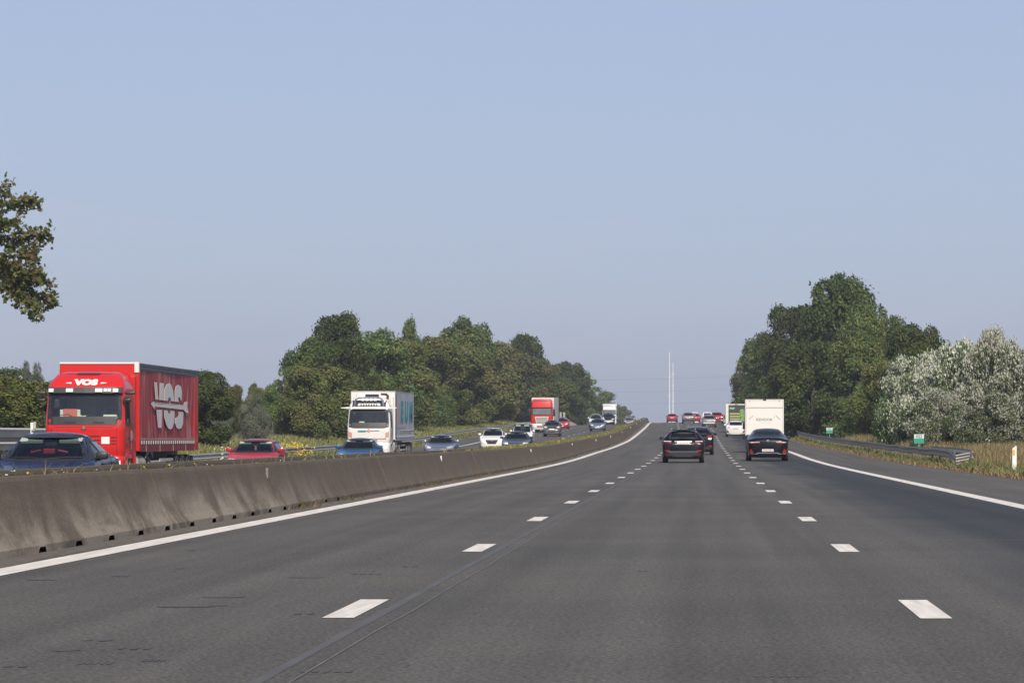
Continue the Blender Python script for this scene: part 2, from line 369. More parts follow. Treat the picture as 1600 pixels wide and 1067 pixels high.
# painted lines
LW = .32
mk = empty('road_markings'); mk['kind'] = 'structure'
strip('left_edge_line', lambda d: [-6.01 + D(d) + B(d), -6.01 + LW + D(d) + B(d)], WHITELINE, .004, 5, 620, parent=mk)
strip('right_edge_line', lambda d: [5.10 + D(d), 5.10 + LW + D(d)], WHITELINE, .004, 5, 620, parent=mk)
strip('edge_line', lambda d: [-10.05 + D(d) + E(d), -9.85 + D(d) + E(d)], WHITELINE, .004, 30, 700, parent=mk)
strip('edge_line', lambda d: [-20.7 + D(d) + E(d), -20.45 + D(d) + E(d)], WHITELINE, .004, 60, 700, parent=mk)
def dash(x0, x1, d0, d1, side=0):
    v = []
    for d in (d0, (d0+d1)/2, d1):
        o = D(d) + (E(d) if side else 0)
        for x in (x0, x1): X = x + o; v.append((X, d, max(G(X, d), 0 if not side else -9) + .004))
    pydata('lane_dash', v, [(0, 1, 3, 2), (2, 3, 5, 4)], WHITELINE, mk)
for n_ in range(-1, 42):
    c = 22.6 + 12.5 * n_
    dash(1.465 - .10, 1.465 + .10, c - 1.22, c + 1.22); dash(-2.275 - .10, -2.275 + .10, c - 1.15, c + 1.29)
for n_ in range(0, 45):
    c = 70 + 12.5 * n_
    dash(-13.55 - .1, -13.55 + .1, c, c + 2.5, 1); dash(-17.1 - .1, -17.1 + .1, c, c + 2.5, 1)
# sealed joint and pale line near the left lane line, tar marks
strip('sealed_joint', lambda d: [-2.085 + .003*math.sin(d*.8), -2.02 + .004*math.sin(d*.57+1)], TARSEAM, .002, 5, 130)
def jn(d): return -1.90 + .008*math.sin(d*.9) + .009*math.sin(d*2.3+1)
strip('pale_joint', lambda d: [jn(d), jn(d) + .011], CRACK, .0035, 5, 60)
for yp in (772.5, 843.5):
    d = CAMZ*F/(yp - VY); pydata('cross_joint', [(2.0, d, .0012), (8.5, d+.02, .0012), (8.5, d+.10, .0012), (2.0, d+.08, .0012)], [(0, 1, 2, 3)], mat('cross_joint_grey', (.125, .122, .118), .9, noise=(1.5, 1, (.085, .082, .08))))['kind'] = 'structure'
tm = MB()
for (xp, yp, wp, k) in ((65, 906, 50, 1), (190, 900, 30, 1), (280, 888, 18, 1), (480, 902, 58, 1), (573, 897, 50, 4), (290, 948, 90, 1), (345, 933, 70, 1), (340, 946, 36, 1), (475, 959, 40, 2),
                       (100, 1016, 46, 1), (150, 1000, 60, 2), (210, 1013, 60, 3), (150, 1036, 56, 5), (240, 1032, 40, 4), (25, 1041, 44, 2), (510, 1049, 88, 5), (1220, 1056, 90, 7), (300, 860, 14, 1), (640, 885, 30, 2), (1005, 892, 20, 2), (860, 805, 16, 1)):
    d = CAMZ * F / (yp - VY); X = px(xp, d); w = wp * d / F / k
    for i in range(k):
        cx = X + (i - (k-1)/2) * w; ww = w * (.30 if k > 1 else .5); h = .045 * (1 + .6*random.random()); pts = []
        for q in range(12):
            t = 2*math.pi*q/12; rr = 1 + .35*(random.random() - .5)
            pts.append((cx + ww*rr*math.cos(t), d + h*rr*math.sin(t) * 1.5, .0028))
        tm.poly(pts)
tag(tm.build('tar_marks', TAR), kind='structure')

# ------------------------------------------------------------------ concrete barriers
def barrier(root, xf, d0, d1, seg, mirror=False, notch_to=0, hgt=.74):
    """New-Jersey profile; one segment per element, each a part. xf(d): X of the foot nearest our road"""
    sgn = -1
    prof = [(0, 0), (.005, .075), (.06, .17), (.10, .26), (.14, .36), (.185, .48), (.26, .70), (.285, hgt), (.47, hgt), (.485, .70), (.55, .27), (.60, 0)]
    d = d0
    while d < d1 - .1:
        e_ = min(d + seg, d1); a0, a1 = d + .006, e_ - .006
        st = [a0]; nt = {}
        x = math.ceil((a0 - 31.75) / 1.985) * 1.985 + 31.75
        if notch_to and d < notch_to:
            while x < a1 - .3:
                if x > a0 + .3: st += [x - .21, x - .15, x + .15, x + .21]; nt[len(st)-3] = 1; nt[len(st)-2] = 1
                x += 1.985
        else: st += list(np.arange(a0 + 2.5, a1 - 1, 2.5))
        st.append(a1); v = []; f = []; k = len(prof)
        jx = random.uniform(-.012, .012); jz = random.uniform(-.008, .008)
        for i, y in enumerate(st):
            for j, (px_, pz_) in enumerate(prof):
                zz = pz_
                if i in nt and j == 0: zz = .058
                xx = px_
                if mirror: xx = .60 - px_
                v.append((xf(y) + sgn * xx + jx, y, P(y) + zz + jz * (zz > .1)))
        for i in range(len(st)-1):
            for j in range(k-1): q = i*k + j; f.append((q, q+1, q+k+1, q+k))
        f.append(tuple(range(k))[::-1]); f.append(tuple((len(st)-1)*k + j for j in range(k)))
        o = pydata('barrier_segment', v, f, CONC, root)
        d = e_
b1 = tag(empty('concrete_barrier', (0, 0, 0)), 'stained brown concrete barrier beside our left edge line, scuffed pale at its foot', 'barrier')
barrier(b1, lambda d: -6.44 + D(d) + B(d), 12, 560, 10, False, 56)
b2 = tag(empty('concrete_barrier', (0, 0, 0)), 'second concrete barrier behind the weeds, along the oncoming lanes', 'barrier')
barrier(b2, lambda d: -8.28 + D(d) + E(d), 12, 436, 12, True)
RUST = mat('rust_stain', (.30, .26, .22), .9, noise=(20, .8, (.12, .07, .04)))
for k_, d in enumerate((53, 89, 137, 182, 225, 263, 304, 345, 388, 430, 470, 505)):
    X = -6.44 + D(d) + B(d) - .235
    m_ = MB().box(X + .005, X + .045, d - .05, d + .05, P(d) + .50, P(d) + .66, .01).box(X - .03, X + .01, d - .025, d + .025, P(d) + .54, P(d) + .60)
    o = m_.build('barrier_reflector', WHITEPLASTIC if k_ else RUST)
    tag(o, None, 'reflector', 'white reflectors on the barrier')
    far = ['broken rusty one nearest the camera', 'largest one seen whole', 'second whole one going away', 'third whole one', 'fourth whole one', 'fifth whole one', 'sixth whole one', 'seventh whole one',
           'eighth whole one', 'ninth whole one', 'tenth, at the crest', 'last one beyond the crest']
    o['label'] = 'small white reflector on the brown barrier, ' + far[k_]

# ------------------------------------------------------------------ guardrails
WPROF = [(0, .0), (-.05, .03), (-.05, .09), (.025, .125), (.025, .185), (-.05, .22), (-.05, .28), (0, .31)]
def rail(root, pts, top=.0, flip=1, name='rail_beam', m=GALV):
    v = []; f = []; k = len(WPROF)
    for (X, d, z) in pts:
        for th in (0, .006):
            for (a_, b_) in WPROF: v.append((X + flip * (a_ + th), d, z - .31 + b_))
    for i in range(len(pts)-1):
        for j in range(k-1):
            q = i*2*k + j; f.append((q, q+1, q+2*k+1, q+2*k)); f.append((q+k, q+3*k, q+3*k+1, q+k+1))
        for j in (0, k-1):
            q = i*2*k + j; f.append((q, q+2*k, q+3*k, q+k))
    return pydata(name, v, f, m, root, smooth=True)
def rxo(d): return float(REDGE(d)) + .75 + D(d)
gr = tag(empty('guardrail', (rxo(150), 150, G(rxo(150), 150))), 'grey steel guardrail on posts along the right verge, its near end dipping into the grass', 'guardrail')
inv = lambda root: Matrix.Translation(-root.location)
def unloc(root):
    for o in root.children:
        o.matrix_parent_inverse = Matrix.Translation(-Vector(root.location))
pts = [(rxo(128) - .30, 126.2, .06), (rxo(128) - .12, 127.6, .16), (rxo(129), 129.4, .36), (rxo(131), 131.2, .55), (rxo(133), 133.5, .66)]
for d in np.arange(136, 560, 3.0): pts.append((rxo(d), d, G(rxo(d), d) + .72 + .02*math.sin(d*.5)))
rail(gr, pts, flip=1)
# rear beam of the near end, running back into the grass with its ribs facing the road
rail(gr, [(rxo(128) + .32, 126.6, .60), (rxo(128) + .42, 127.6, .66), (rxo(130) + .34, 130, .72), (rxo(136) + .22, 136, .75), (rxo(146) + .12, 146, .78)], flip=-1, name='rear_beam', m=GALV_PALE)
for zz in (.20, .31, .42, .53):
    MB().tube([(rxo(128) - .20, 127.3, zz - .06), (rxo(128) + .32, 127.2, zz + .04)], .028, 6).build('end_rib', GALV_PALE, gr)
for i, d in enumerate(np.arange(132, 336, 4.0)):
    X = rxo(d) + .06; z = G(X, d)
    MB().box(X, X + .08, d - .05, d + .05, z - .1, z + .68).build('post', mat('post_dark_steel', (.12, .11, .09), .8), gr)
MB().box(rxo(150)-.075, rxo(150)-.055, 149.85, 150.15, .50, .62).build('orange_reflector', mat('orange_reflector', (.7, .14, .03), .4), gr)
unloc(gr)
def lxo(d): return -24.45 + D(d) + E(d)
gl = tag(empty('guardrail', (lxo(200), 200, G(lxo(200), 200))), 'grey steel guardrail beyond the oncoming lanes, in front of the left trees', 'guardrail')
rail(gl, [(lxo(d), d, G(lxo(d), d) + .76) for d in np.arange(136, 620, 3.0)], flip=-1, m=GALV_PALE)
for d in np.arange(150, 330, 4.0):
    X = lxo(d) - .1; z = G(X, d); MB().box(X - .04, X + .04, d - .05, d + .05, z - .1, z + .7).build('post', GALV, gl)
unloc(gl)
# tall bridge parapet with two beams at the far left
bp_ = tag(empty('bridge_parapet', (-25.5, 120, G(-25.5, 120))), 'pale grey two-beam steel parapet on a concrete plinth at the far left', 'parapet')
pw = MB().box(-25.9, -25.5, 96, 136, -.9, .35, .03).build('plinth', mat('pale_plinth', (.30, .27, .20), .9, noise=(2, .8, (.22, .2, .13))), bp_)
for z0, z1 in ((1.12, 1.44), (.64, .92)):
    MB().box(-25.52, -25.44, 96, 136.5, z0 + .03, z1 - .03, .02).build('beam', GALV_PALE, bp_)
    MB().tube([(-25.42, 96, z1), (-25.42, 136.4, z1)], .05, 8).build('beam_lip', mat('pale_lip', (.62, .60, .56), .5), bp_)
MB().box(-25.62, -25.56, 96, 136.4, .88, 1.18).build('infill_panel', mat('parapet_infill', (.25, .245, .23), .7, noise=(1, .6, (.19, .18, .165))), bp_)
for d in np.arange(98, 137, 4.0): MB().box(-25.68, -25.56, d - .06, d + .06, .35, 1.38).build('post', GALV, bp_)
unloc(bp_)
dl = tag(empty('delineator_post', (px(50, 124), 124, 0)), 'thin pale marker post standing up beside the far left parapet', 'marker post')
MB().box(px(50, 124) - .05, px(50, 124) + .05, 123.95, 124.05, -.3, pz(660, 124), .015).build('stem', WHITEPLASTIC, dl)
MB().box(px(55, 124) - .05, px(55, 124) + .05, 123.85, 123.95, pz(670, 124), pz(659, 124), .02).build('reflector', GALV_PALE, dl)
MB().box(px(50, 124), px(55, 124), 123.88, 123.98, pz(673, 124), pz(671, 124)).build('bracket', GALV, dl)
unloc(dl)

# ------------------------------------------------------------------ small roadside things
def text_mesh(s, size, bold=0.0, sx=1.0, ext=.004):
    c = bpy.data.curves.new('lettering', 'FONT'); c.body = s; c.size = size; c.offset = bold; c.align_x = 'CENTER'; c.align_y = 'CENTER'; c.extrude = ext
    c.resolution_u = 3
    o = bpy.data.objects.new('tmp', c); COL.objects.link(o)
    dg = bpy.context.evaluated_depsgraph_get(); me = bpy.data.meshes.new_from_object(o.evaluated_get(dg))
    bpy.data.objects.remove(o); bpy.data.curves.remove(c)
    me.transform(Matrix.Diagonal((sx, 1, 1, 1)))
    return me
def text(parent, s, size, m, loc, rot, bold=0, sx=1.0, name='lettering', ext=.004):
    me = text_mesh(s, size, bold, sx, ext); me.materials.clear(); me.materials.append(m)
    o = bpy.data.objects.new(name, me); COL.objects.link(o); o.parent = parent; o.location = loc; o.rotation_euler = rot
    return o
GREEN = mat('sign_green', (.02, .30, .20), .45); SIGNW = mat('sign_white', (.62, .66, .62), .45); GREYTXT = mat('grey_print', (.16, .18, .18), .6)
sl_ = ['nearest and largest green and white distance sign, under the white-leaved poplars', 'middle green and white distance sign, in dry grass behind the guardrail', 'farthest and smallest green distance sign, just right of the white box van']
for i, (xp, yp, d) in enumerate(((1436, 685.5, 165), (1296, 672.5, 265), (1228.5, 659.5, 365))):
    X = px(xp, d); z = pz(yp, d); g = G(X, d)
    s = tag(empty('distance_sign', (X, d, g)), sl_[i], 'sign', 'green distance signs')
    h = z - g
    MB().tube([(0, .03, -.2), (0, .03, h + .1)], .025, 8).build('pole', GALV, s)
    MB().box(-.25, .25, -.012, .012, h - .23, h + .23, .01).build('panel', GREEN, s)
    MB().box(-.235, .235, -.018, -.0125, h + .02, h + .215).build('white_field', SIGNW, s)
    text(s, '022', .2, GREYTXT, (0, -.021, h + .115), (R(90), 0, 0), .006)
s = tag(empty('verge_marker_post', (px(1585, 105), 105, G(px(1585, 105), 105))), 'white plastic marker post with an amber reflector in dry grass at the right edge', 'marker post')
MB().prism([(-.065, -.1), (.065, -.1), (.065, .90), (.045, .93), (-.065, .84)], 'y', -.04, .04).build('stem', WHITEPLASTIC, s)
MB().box(-.055, .015, -.048, -.041, .64, .80).build('reflector', mat('amber', (.75, .42, .03), .4), s)
MB().box(-.01, .02, -.045, -.041, .06, .09).build('bolt', GALV, s)
ab = MB(); X0 = px(895, 560); z0 = G(px(890, 560), 560) - .5
ab.prism([(px(862, 560), z0), (px(900, 560), z0), (px(897, 560), pz(662, 560)), (px(880, 560), pz(654, 560)), (px(862, 560), pz(654, 560))], 'y', 558, 570)
o = tag(ab.build('concrete_abutment', mat('abutment_concrete', (.28, .26, .24), .9, noise=(.6, .7, (.2, .18, .16)))), 'grey sloping concrete wall end beyond the red car, before the trees', 'wall')
for i, xp in enumerate((876, 881.5)):
    o = MB().box(px(xp-1.6, 556), px(xp+1.6, 556), 555.8, 556.4, z0, pz(644, 556), .05).build('concrete_post', mat('post_concrete', (.34, .32, .29), .9))
    tag(o, ('left' if i == 0 else 'right') + ' one of two grey concrete posts behind the red and white lorry', 'post', 'pair of grey concrete posts')
# two tall pale masts on the horizon and three power lines
MASTM = mat('mast_pale', (.66, .68, .70), .6)
for i, (xp, yt, d) in enumerate(((1046, 550, 1500), (1051.5, 567, 1550))):
    X = px(xp, d); g = G(X, d) - 1; zt = pz(yt, d)
    s = tag(empty('tall_mast', (X, d, g)), ('taller left' if i == 0 else 'shorter right') + ' one of two slender pale masts rising beyond the crest', 'mast', 'two pale masts beyond the crest')
    MB().tube([(0, 0, 0), (0, 0, (zt-g)*.5), (0, 0, zt-g)], [.42, .30, .18], 8).build('pole', MASTM, s)
    for q in (.72, .52, .86): MB().tube([(-.7, 0, (zt-g)*q), (.7, 0, (zt-g)*q)], .12, 6).build('crossarm', MASTM, s)
WIRE = mat('wire_grey', (.30, .32, .34), .6)
for i, (ya, yb) in enumerate(((594, 578), (612, 601), (630, 622))):
    d = 1100; p = []
    for t in np.linspace(0, 1, 15):
        xp = 900 + 320*t; p.append((px(xp, d + 60*t), d + 60*t, pz(ya + (yb-ya)*t + 2.5*math.sin(math.pi*t), d)))
    o = MB().tube(p, .045, 5).build('power_line', WIRE)
    tag(o, ('highest', 'middle', 'lowest')[i] + ' of three faint power lines crossing the sky behind the masts', 'cable', 'faint power lines')

# ------------------------------------------------------------------ vehicles: shared tools (local axes: nose at -Y)
def in_poly(x, y, poly):
    c = False; n = len(poly)
    for i in range(n):
        x1, y1 = poly[i]; x2, y2 = poly[(i+1) % n]
        if (y1 > y) != (y2 > y) and x < (x2-x1)*(y-y1)/(y2-y1) + x1: c = not c
    return c
AX = {'front': (Vector((0, 1, 0)), 0, 2), 'rear': (Vector((0, -1, 0)), 0, 2), 'left': (Vector((1, 0, 0)), 1, 2), 'right': (Vector((-1, 0, 0)), 1, 2)}
def to3(side, u, v):
    return Vector((u, -12 if side == 'front' else 12, v)) if side in ('front', 'rear') else Vector((-5 if side == 'left' else 5, u, v))
def proj(bvh, side, u, v, off):
    o = to3(side, u, v); dr = AX[side][0]
    h, nrm, _, _ = bvh.ray_cast(o, dr, 30)
    if h is None:
        for k in (.02, .05, .09, .14):
            for du, dv in ((-k if u > 0 else k, 0), (0, -k), (0, k)):
                h, nrm, _, _ = bvh.ray_cast(to3(side, u+du, v+dv), dr, 30)
                if h is not None: break
            if h is not None: break
    if h is None:
        h, nrm, _, _ = bvh.find_nearest(Vector((u, 0, v)) if side in ('front', 'rear') else Vector((0, u, v)))
    return h - dr * off
def patch(bvh, side, poly, m, name, parent, off=.012, step=.14, thick=.0):
    bm = bmesh.new(); vs_ = [bm.verts.new((p[0], p[1], 0)) for p in poly]; bm.faces.new(vs_)
    xs = [p[0] for p in poly]; ys = [p[1] for p in poly]
    for ax, lo, hi in ((0, min(xs), max(xs)), (1, min(ys), max(ys))):
        k = int((hi-lo) / step)
        for i in range(1, k+1):
            c = lo + (hi-lo) * i / (k+1); co = (c, 0, 0) if ax == 0 else (0, c, 0); no = (1, 0, 0) if ax == 0 else (0, 1, 0)
            bmesh.ops.bisect_plane(bm, geom=bm.verts[:] + bm.edges[:] + bm.faces[:], plane_co=co, plane_no=no)
    for v in bm.verts: v.co = proj(bvh, side, v.co.x, v.co.y, off)
    bmesh.ops.recalc_face_normals(bm, faces=bm.faces)
    dr = AX[side][0]
    if sum((f.normal.dot(dr) for f in bm.faces)) > 0: bmesh.ops.reverse_faces(bm, faces=bm.faces)
    if thick > 0:
        es = [e_ for e_ in bm.edges if e_.is_boundary]
        r = bmesh.ops.extrude_edge_only(bm, edges=es)
        for g_ in r['geom']:
            if isinstance(g_, bmesh.types.BMVert): g_.co += dr * thick
    me = bpy.data.meshes.new(name); bm.to_mesh(me); bm.free()
    return link(name, me, m, parent, smooth=False)
def proj_mesh(bvh, side, me, du, dv, m, name, parent, off=.02, flip=False):
    for v in me.vertices:
        u = v.co.x + du; w = v.co.y + dv; z = v.co.z
        p = proj(bvh, side, u, w, off + z); v.co = p
    me.materials.clear(); me.materials.append(m); me.update()
    return link(name, me, m, parent)
def ring_patch(bvh, side, poly, wd, m, name, parent, off=.014):
    """a band that follows an outline (window seal): wd=(outwards, inwards)"""
    n = len(poly); c = [sum(p[0] for p in poly)/n, sum(p[1] for p in poly)/n]; v = []; f = []; pts = []
    for i in range(n):
        a_, b_ = Vector(poly[i]), Vector(poly[(i+1) % n]); k = max(1, int((b_-a_).length / .15))
        for j in range(k): pts.append(a_.lerp(b_, j/k))
    k = len(pts)
    for i, p in enumerate(pts):
        t = (pts[(i+1) % k] - pts[i-1]).normalized(); nr = Vector((t.y, -t.x))
        if nr.dot(p - Vector(c)) < 0: nr = -nr
        for w in (wd[0], -wd[1]): q = p + nr * w; v.append(proj(bvh, side, q.x, q.y, off))
    for i in range(k): j = (i+1) % k; f.append((2*i, 2*i+1, 2*j+1, 2*j))
    return pydata(name, v, f, m, parent)
def cut(bm, side, poly):
    dr, a_, b_ = AX[side]; bm.normal_update()
    kill = [f for f in bm.faces if f.normal.dot(dr) < -.12 and in_poly(f.calc_center_median()[a_], f.calc_center_median()[b_], poly)
            and (side not in ('left', 'right') or (f.calc_center_median().x < 0) == (side == 'left'))]
    bmesh.ops.delete(bm, geom=kill, context='FACES')
def resample(pts, n):
    pts = np.array(pts, float); s = np.concatenate([[0], np.cumsum(np.linalg.norm(np.diff(pts, axis=0), axis=1))]); t = np.linspace(0, s[-1], n)
    return np.stack([np.interp(t, s, pts[:, i]) for i in range(pts.shape[1])], 1)
def chaikin(pts, it=2):
    for _ in range(it):
        q = [pts[0]]
        for a_, b_ in zip(pts[:-1], pts[1:]):
            a_, b_ = np.array(a_), np.array(b_); q += [a_*.75 + b_*.25, a_*.25 + b_*.75]
        q.append(pts[-1]); pts = q
    return pts

SHAPES = {  # t along the length, top height, top half width, belt height, belt half width (for half width .92, height 1.45)
 'sedan': [(0, .58, .46, .50, .58), (.015, .66, .56, .57, .72), (.06, .76, .64, .68, .83), (.15, .83, .70, .77, .90), (.25, .90, .73, .86, .92), (.30, .93, .73, .90, .92), (.43, 1.36, .58, .95, .92), (.52, 1.45, .56, .96, .92),
           (.64, 1.43, .55, .97, .92), (.70, 1.38, .55, .98, .92), (.84, 1.11, .64, .98, .90), (.93, 1.07, .66, .95, .87), (.985, 1.0, .66, .88, .82), (1, .90, .60, .80, .74)],
 'wagon': [(0, .58, .46, .50, .58), (.015, .66, .56, .57, .72), (.06, .76, .64, .68, .83), (.15, .84, .70, .78, .90), (.24, .92, .73, .88, .92), (.29, .95, .73, .91, .92), (.41, 1.37, .59, .96, .92), (.50, 1.45, .58, .97, .92),
           (.75, 1.45, .57, .98, .92), (.895, 1.40, .57, .99, .91), (.905, 1.38, .58, .99, .91), (.955, 1.05, .70, .98, .89), (.985, .97, .74, .90, .86), (1, .86, .70, .78, .80)],
 'hatch': [(0, .60, .46, .52, .58), (.02, .70, .58, .60, .74), (.08, .79, .66, .72, .86), (.16, .87, .71, .82, .91), (.22, .92, .73, .88, .92), (.26, .95, .73, .91, .92), (.40, 1.37, .60, .98, .92), (.52, 1.45, .58, .99, .92),
           (.74, 1.43, .57, 1.0, .92), (.86, 1.36, .58, 1.0, .91), (.87, 1.34, .59, 1.0, .91), (.95, 1.03, .70, .98, .89), (.985, .93, .72, .88, .85), (1, .80, .66, .72, .78)],
 'van':   [(0, .50, .46, .44, .62), (.02, .60, .62, .52, .78), (.07, .72, .70, .66, .87), (.13, .80, .74, .76, .90), (.17, .84, .75, .80, .92), (.20, .87, .75, .82, .92), (.33, 1.30, .72, .86, .92), (.40, 1.44, .70, .87, .92),
           (.55, 1.45, .72, .87, .92), (.96, 1.45, .74, .87, .92), (.97, 1.43, .74, .87, .92), (.985, 1.1, .82, .86, .90), (.993, .9, .82, .8, .88), (1, .7, .80, .62, .86)],
}
WIN = {'sedan': (.30, .50, .66, .845), 'wagon': (.29, .48, .90, .958), 'hatch': (.26, .46, .87, .95), 'van': (.20, .37, .97, .985)}

def wheel(parent, x, y, r=.33, w=.22, n=24, rim=RIM):
    s = 1 if x > 0 else -1
    t = MB().lathe_x([(-s*w*.5, r*.62), (-s*w*.5, r*.93), (-s*w*.32, r), (s*w*.32, r), (s*w*.5, r*.93), (s*w*.5, r*.66), (s*w*.42, r*.62)], n).build('wheel', RUBBER, parent, True)
    t.location = (x, y, r)
    m_ = MB().lathe_x([(s*w*.42, r*.62), (s*w*.30, r*.60), (s*w*.28, r*.2), (s*w*.36, r*.16), (s*w*.36, .001)], n)
    for k in range(5):
        a_ = 2*math.pi*k/5; c, q = math.cos(a_), math.sin(a_)
        m_.tube([(s*w*.36, c*r*.12, q*r*.12), (s*w*.40, c*r*.6, q*r*.6)], .03, 5)
    m_.build('rim', rim, t, True)
    return t

def carbody(shape, L, W, H, lod):
    k = np.array(SHAPES[shape]); hs, ws = H/1.45, (W/2)/.92
    f = [pchip(k[:, 0]*L, k[:, i]) for i in range(1, 5)]
    yw = (L*.185, L*.80); ra = .37 * min(1.1, hs + .0)
    ns, nh = ((84, 34) if lod == 0 else ((54, 24) if lod == 1 else (34, 16)))
    ys = set(np.linspace(0, L, ns)); ys |= {.02, .05, L-.02, L-.05}
    for w in yw: ys |= {w + ra*math.cos(q) for q in np.linspace(0, math.pi, 9)}
    ys = sorted(ys); rings = []
    for y in ys:
        zt, wt, zb, wb = [float(g(y)) for g in f]; zt *= hs; zb *= hs; wt *= ws; wb *= ws
        roof = zt > 1.15*hs; cr = .05 if roof else .03
        lowin = min(1, y/.25 + .75, (L-y)/.25 + .75)
        zs = .20 + .05*max(0, 1 - y/.5) + .06*max(0, 1 - (L-y)/.5)
        pts = [(0, zt), (wt*.55, zt - cr*.3), (wt*.93, zt - cr), (wt, zt - cr - .03), (wb*.985, zb + .015), (wb, zb - .03), (wb*1.0, zb*.75 + .08), (wb*.985*lowin, .42), (wb*.95*lowin, zs + .03), (wb*.88*lowin, zs), (0, zs)]
        r = resample(chaikin(pts, 2), nh)
        for w in yw:
            if abs(y-w) < ra:
                za = .33 + math.sqrt(max(0, ra*ra - (y-w)**2)); r[:, 1] = np.maximum(r[:, 1], np.minimum(za, r[0, 1]))
        rings.append(r)
    v = []; fc = []; m_ = 2*nh - 2
    for y, r in zip(ys, rings):
        v += [(p[0], y - L/2, p[1]) for p in r] + [(-p[0], y - L/2, p[1]) for p in r[-2:0:-1]]
    for i in range(len(ys)-1):
        for j in range(m_): q = i*m_; fc.append((q+j, q+(j+1) % m_, q+m_+(j+1) % m_, q+m_+j))
    bm = bmesh.new(); bv = [bm.verts.new(p) for p in v]
    for q in fc:
        bm.faces.new([bv[i] for i in q])
    for base in (0, (len(ys)-1)*m_):
        bm.faces.new([bv[base+i] for i in range(m_)])
    bmesh.ops.recalc_face_normals(bm, faces=bm.faces)
    return bm, [pchip(k[:, 0]*L, k[:, 1]*hs), pchip(k[:, 0]*L, k[:, 2]*ws), pchip(k[:, 0]*L, k[:, 3]*hs)], yw

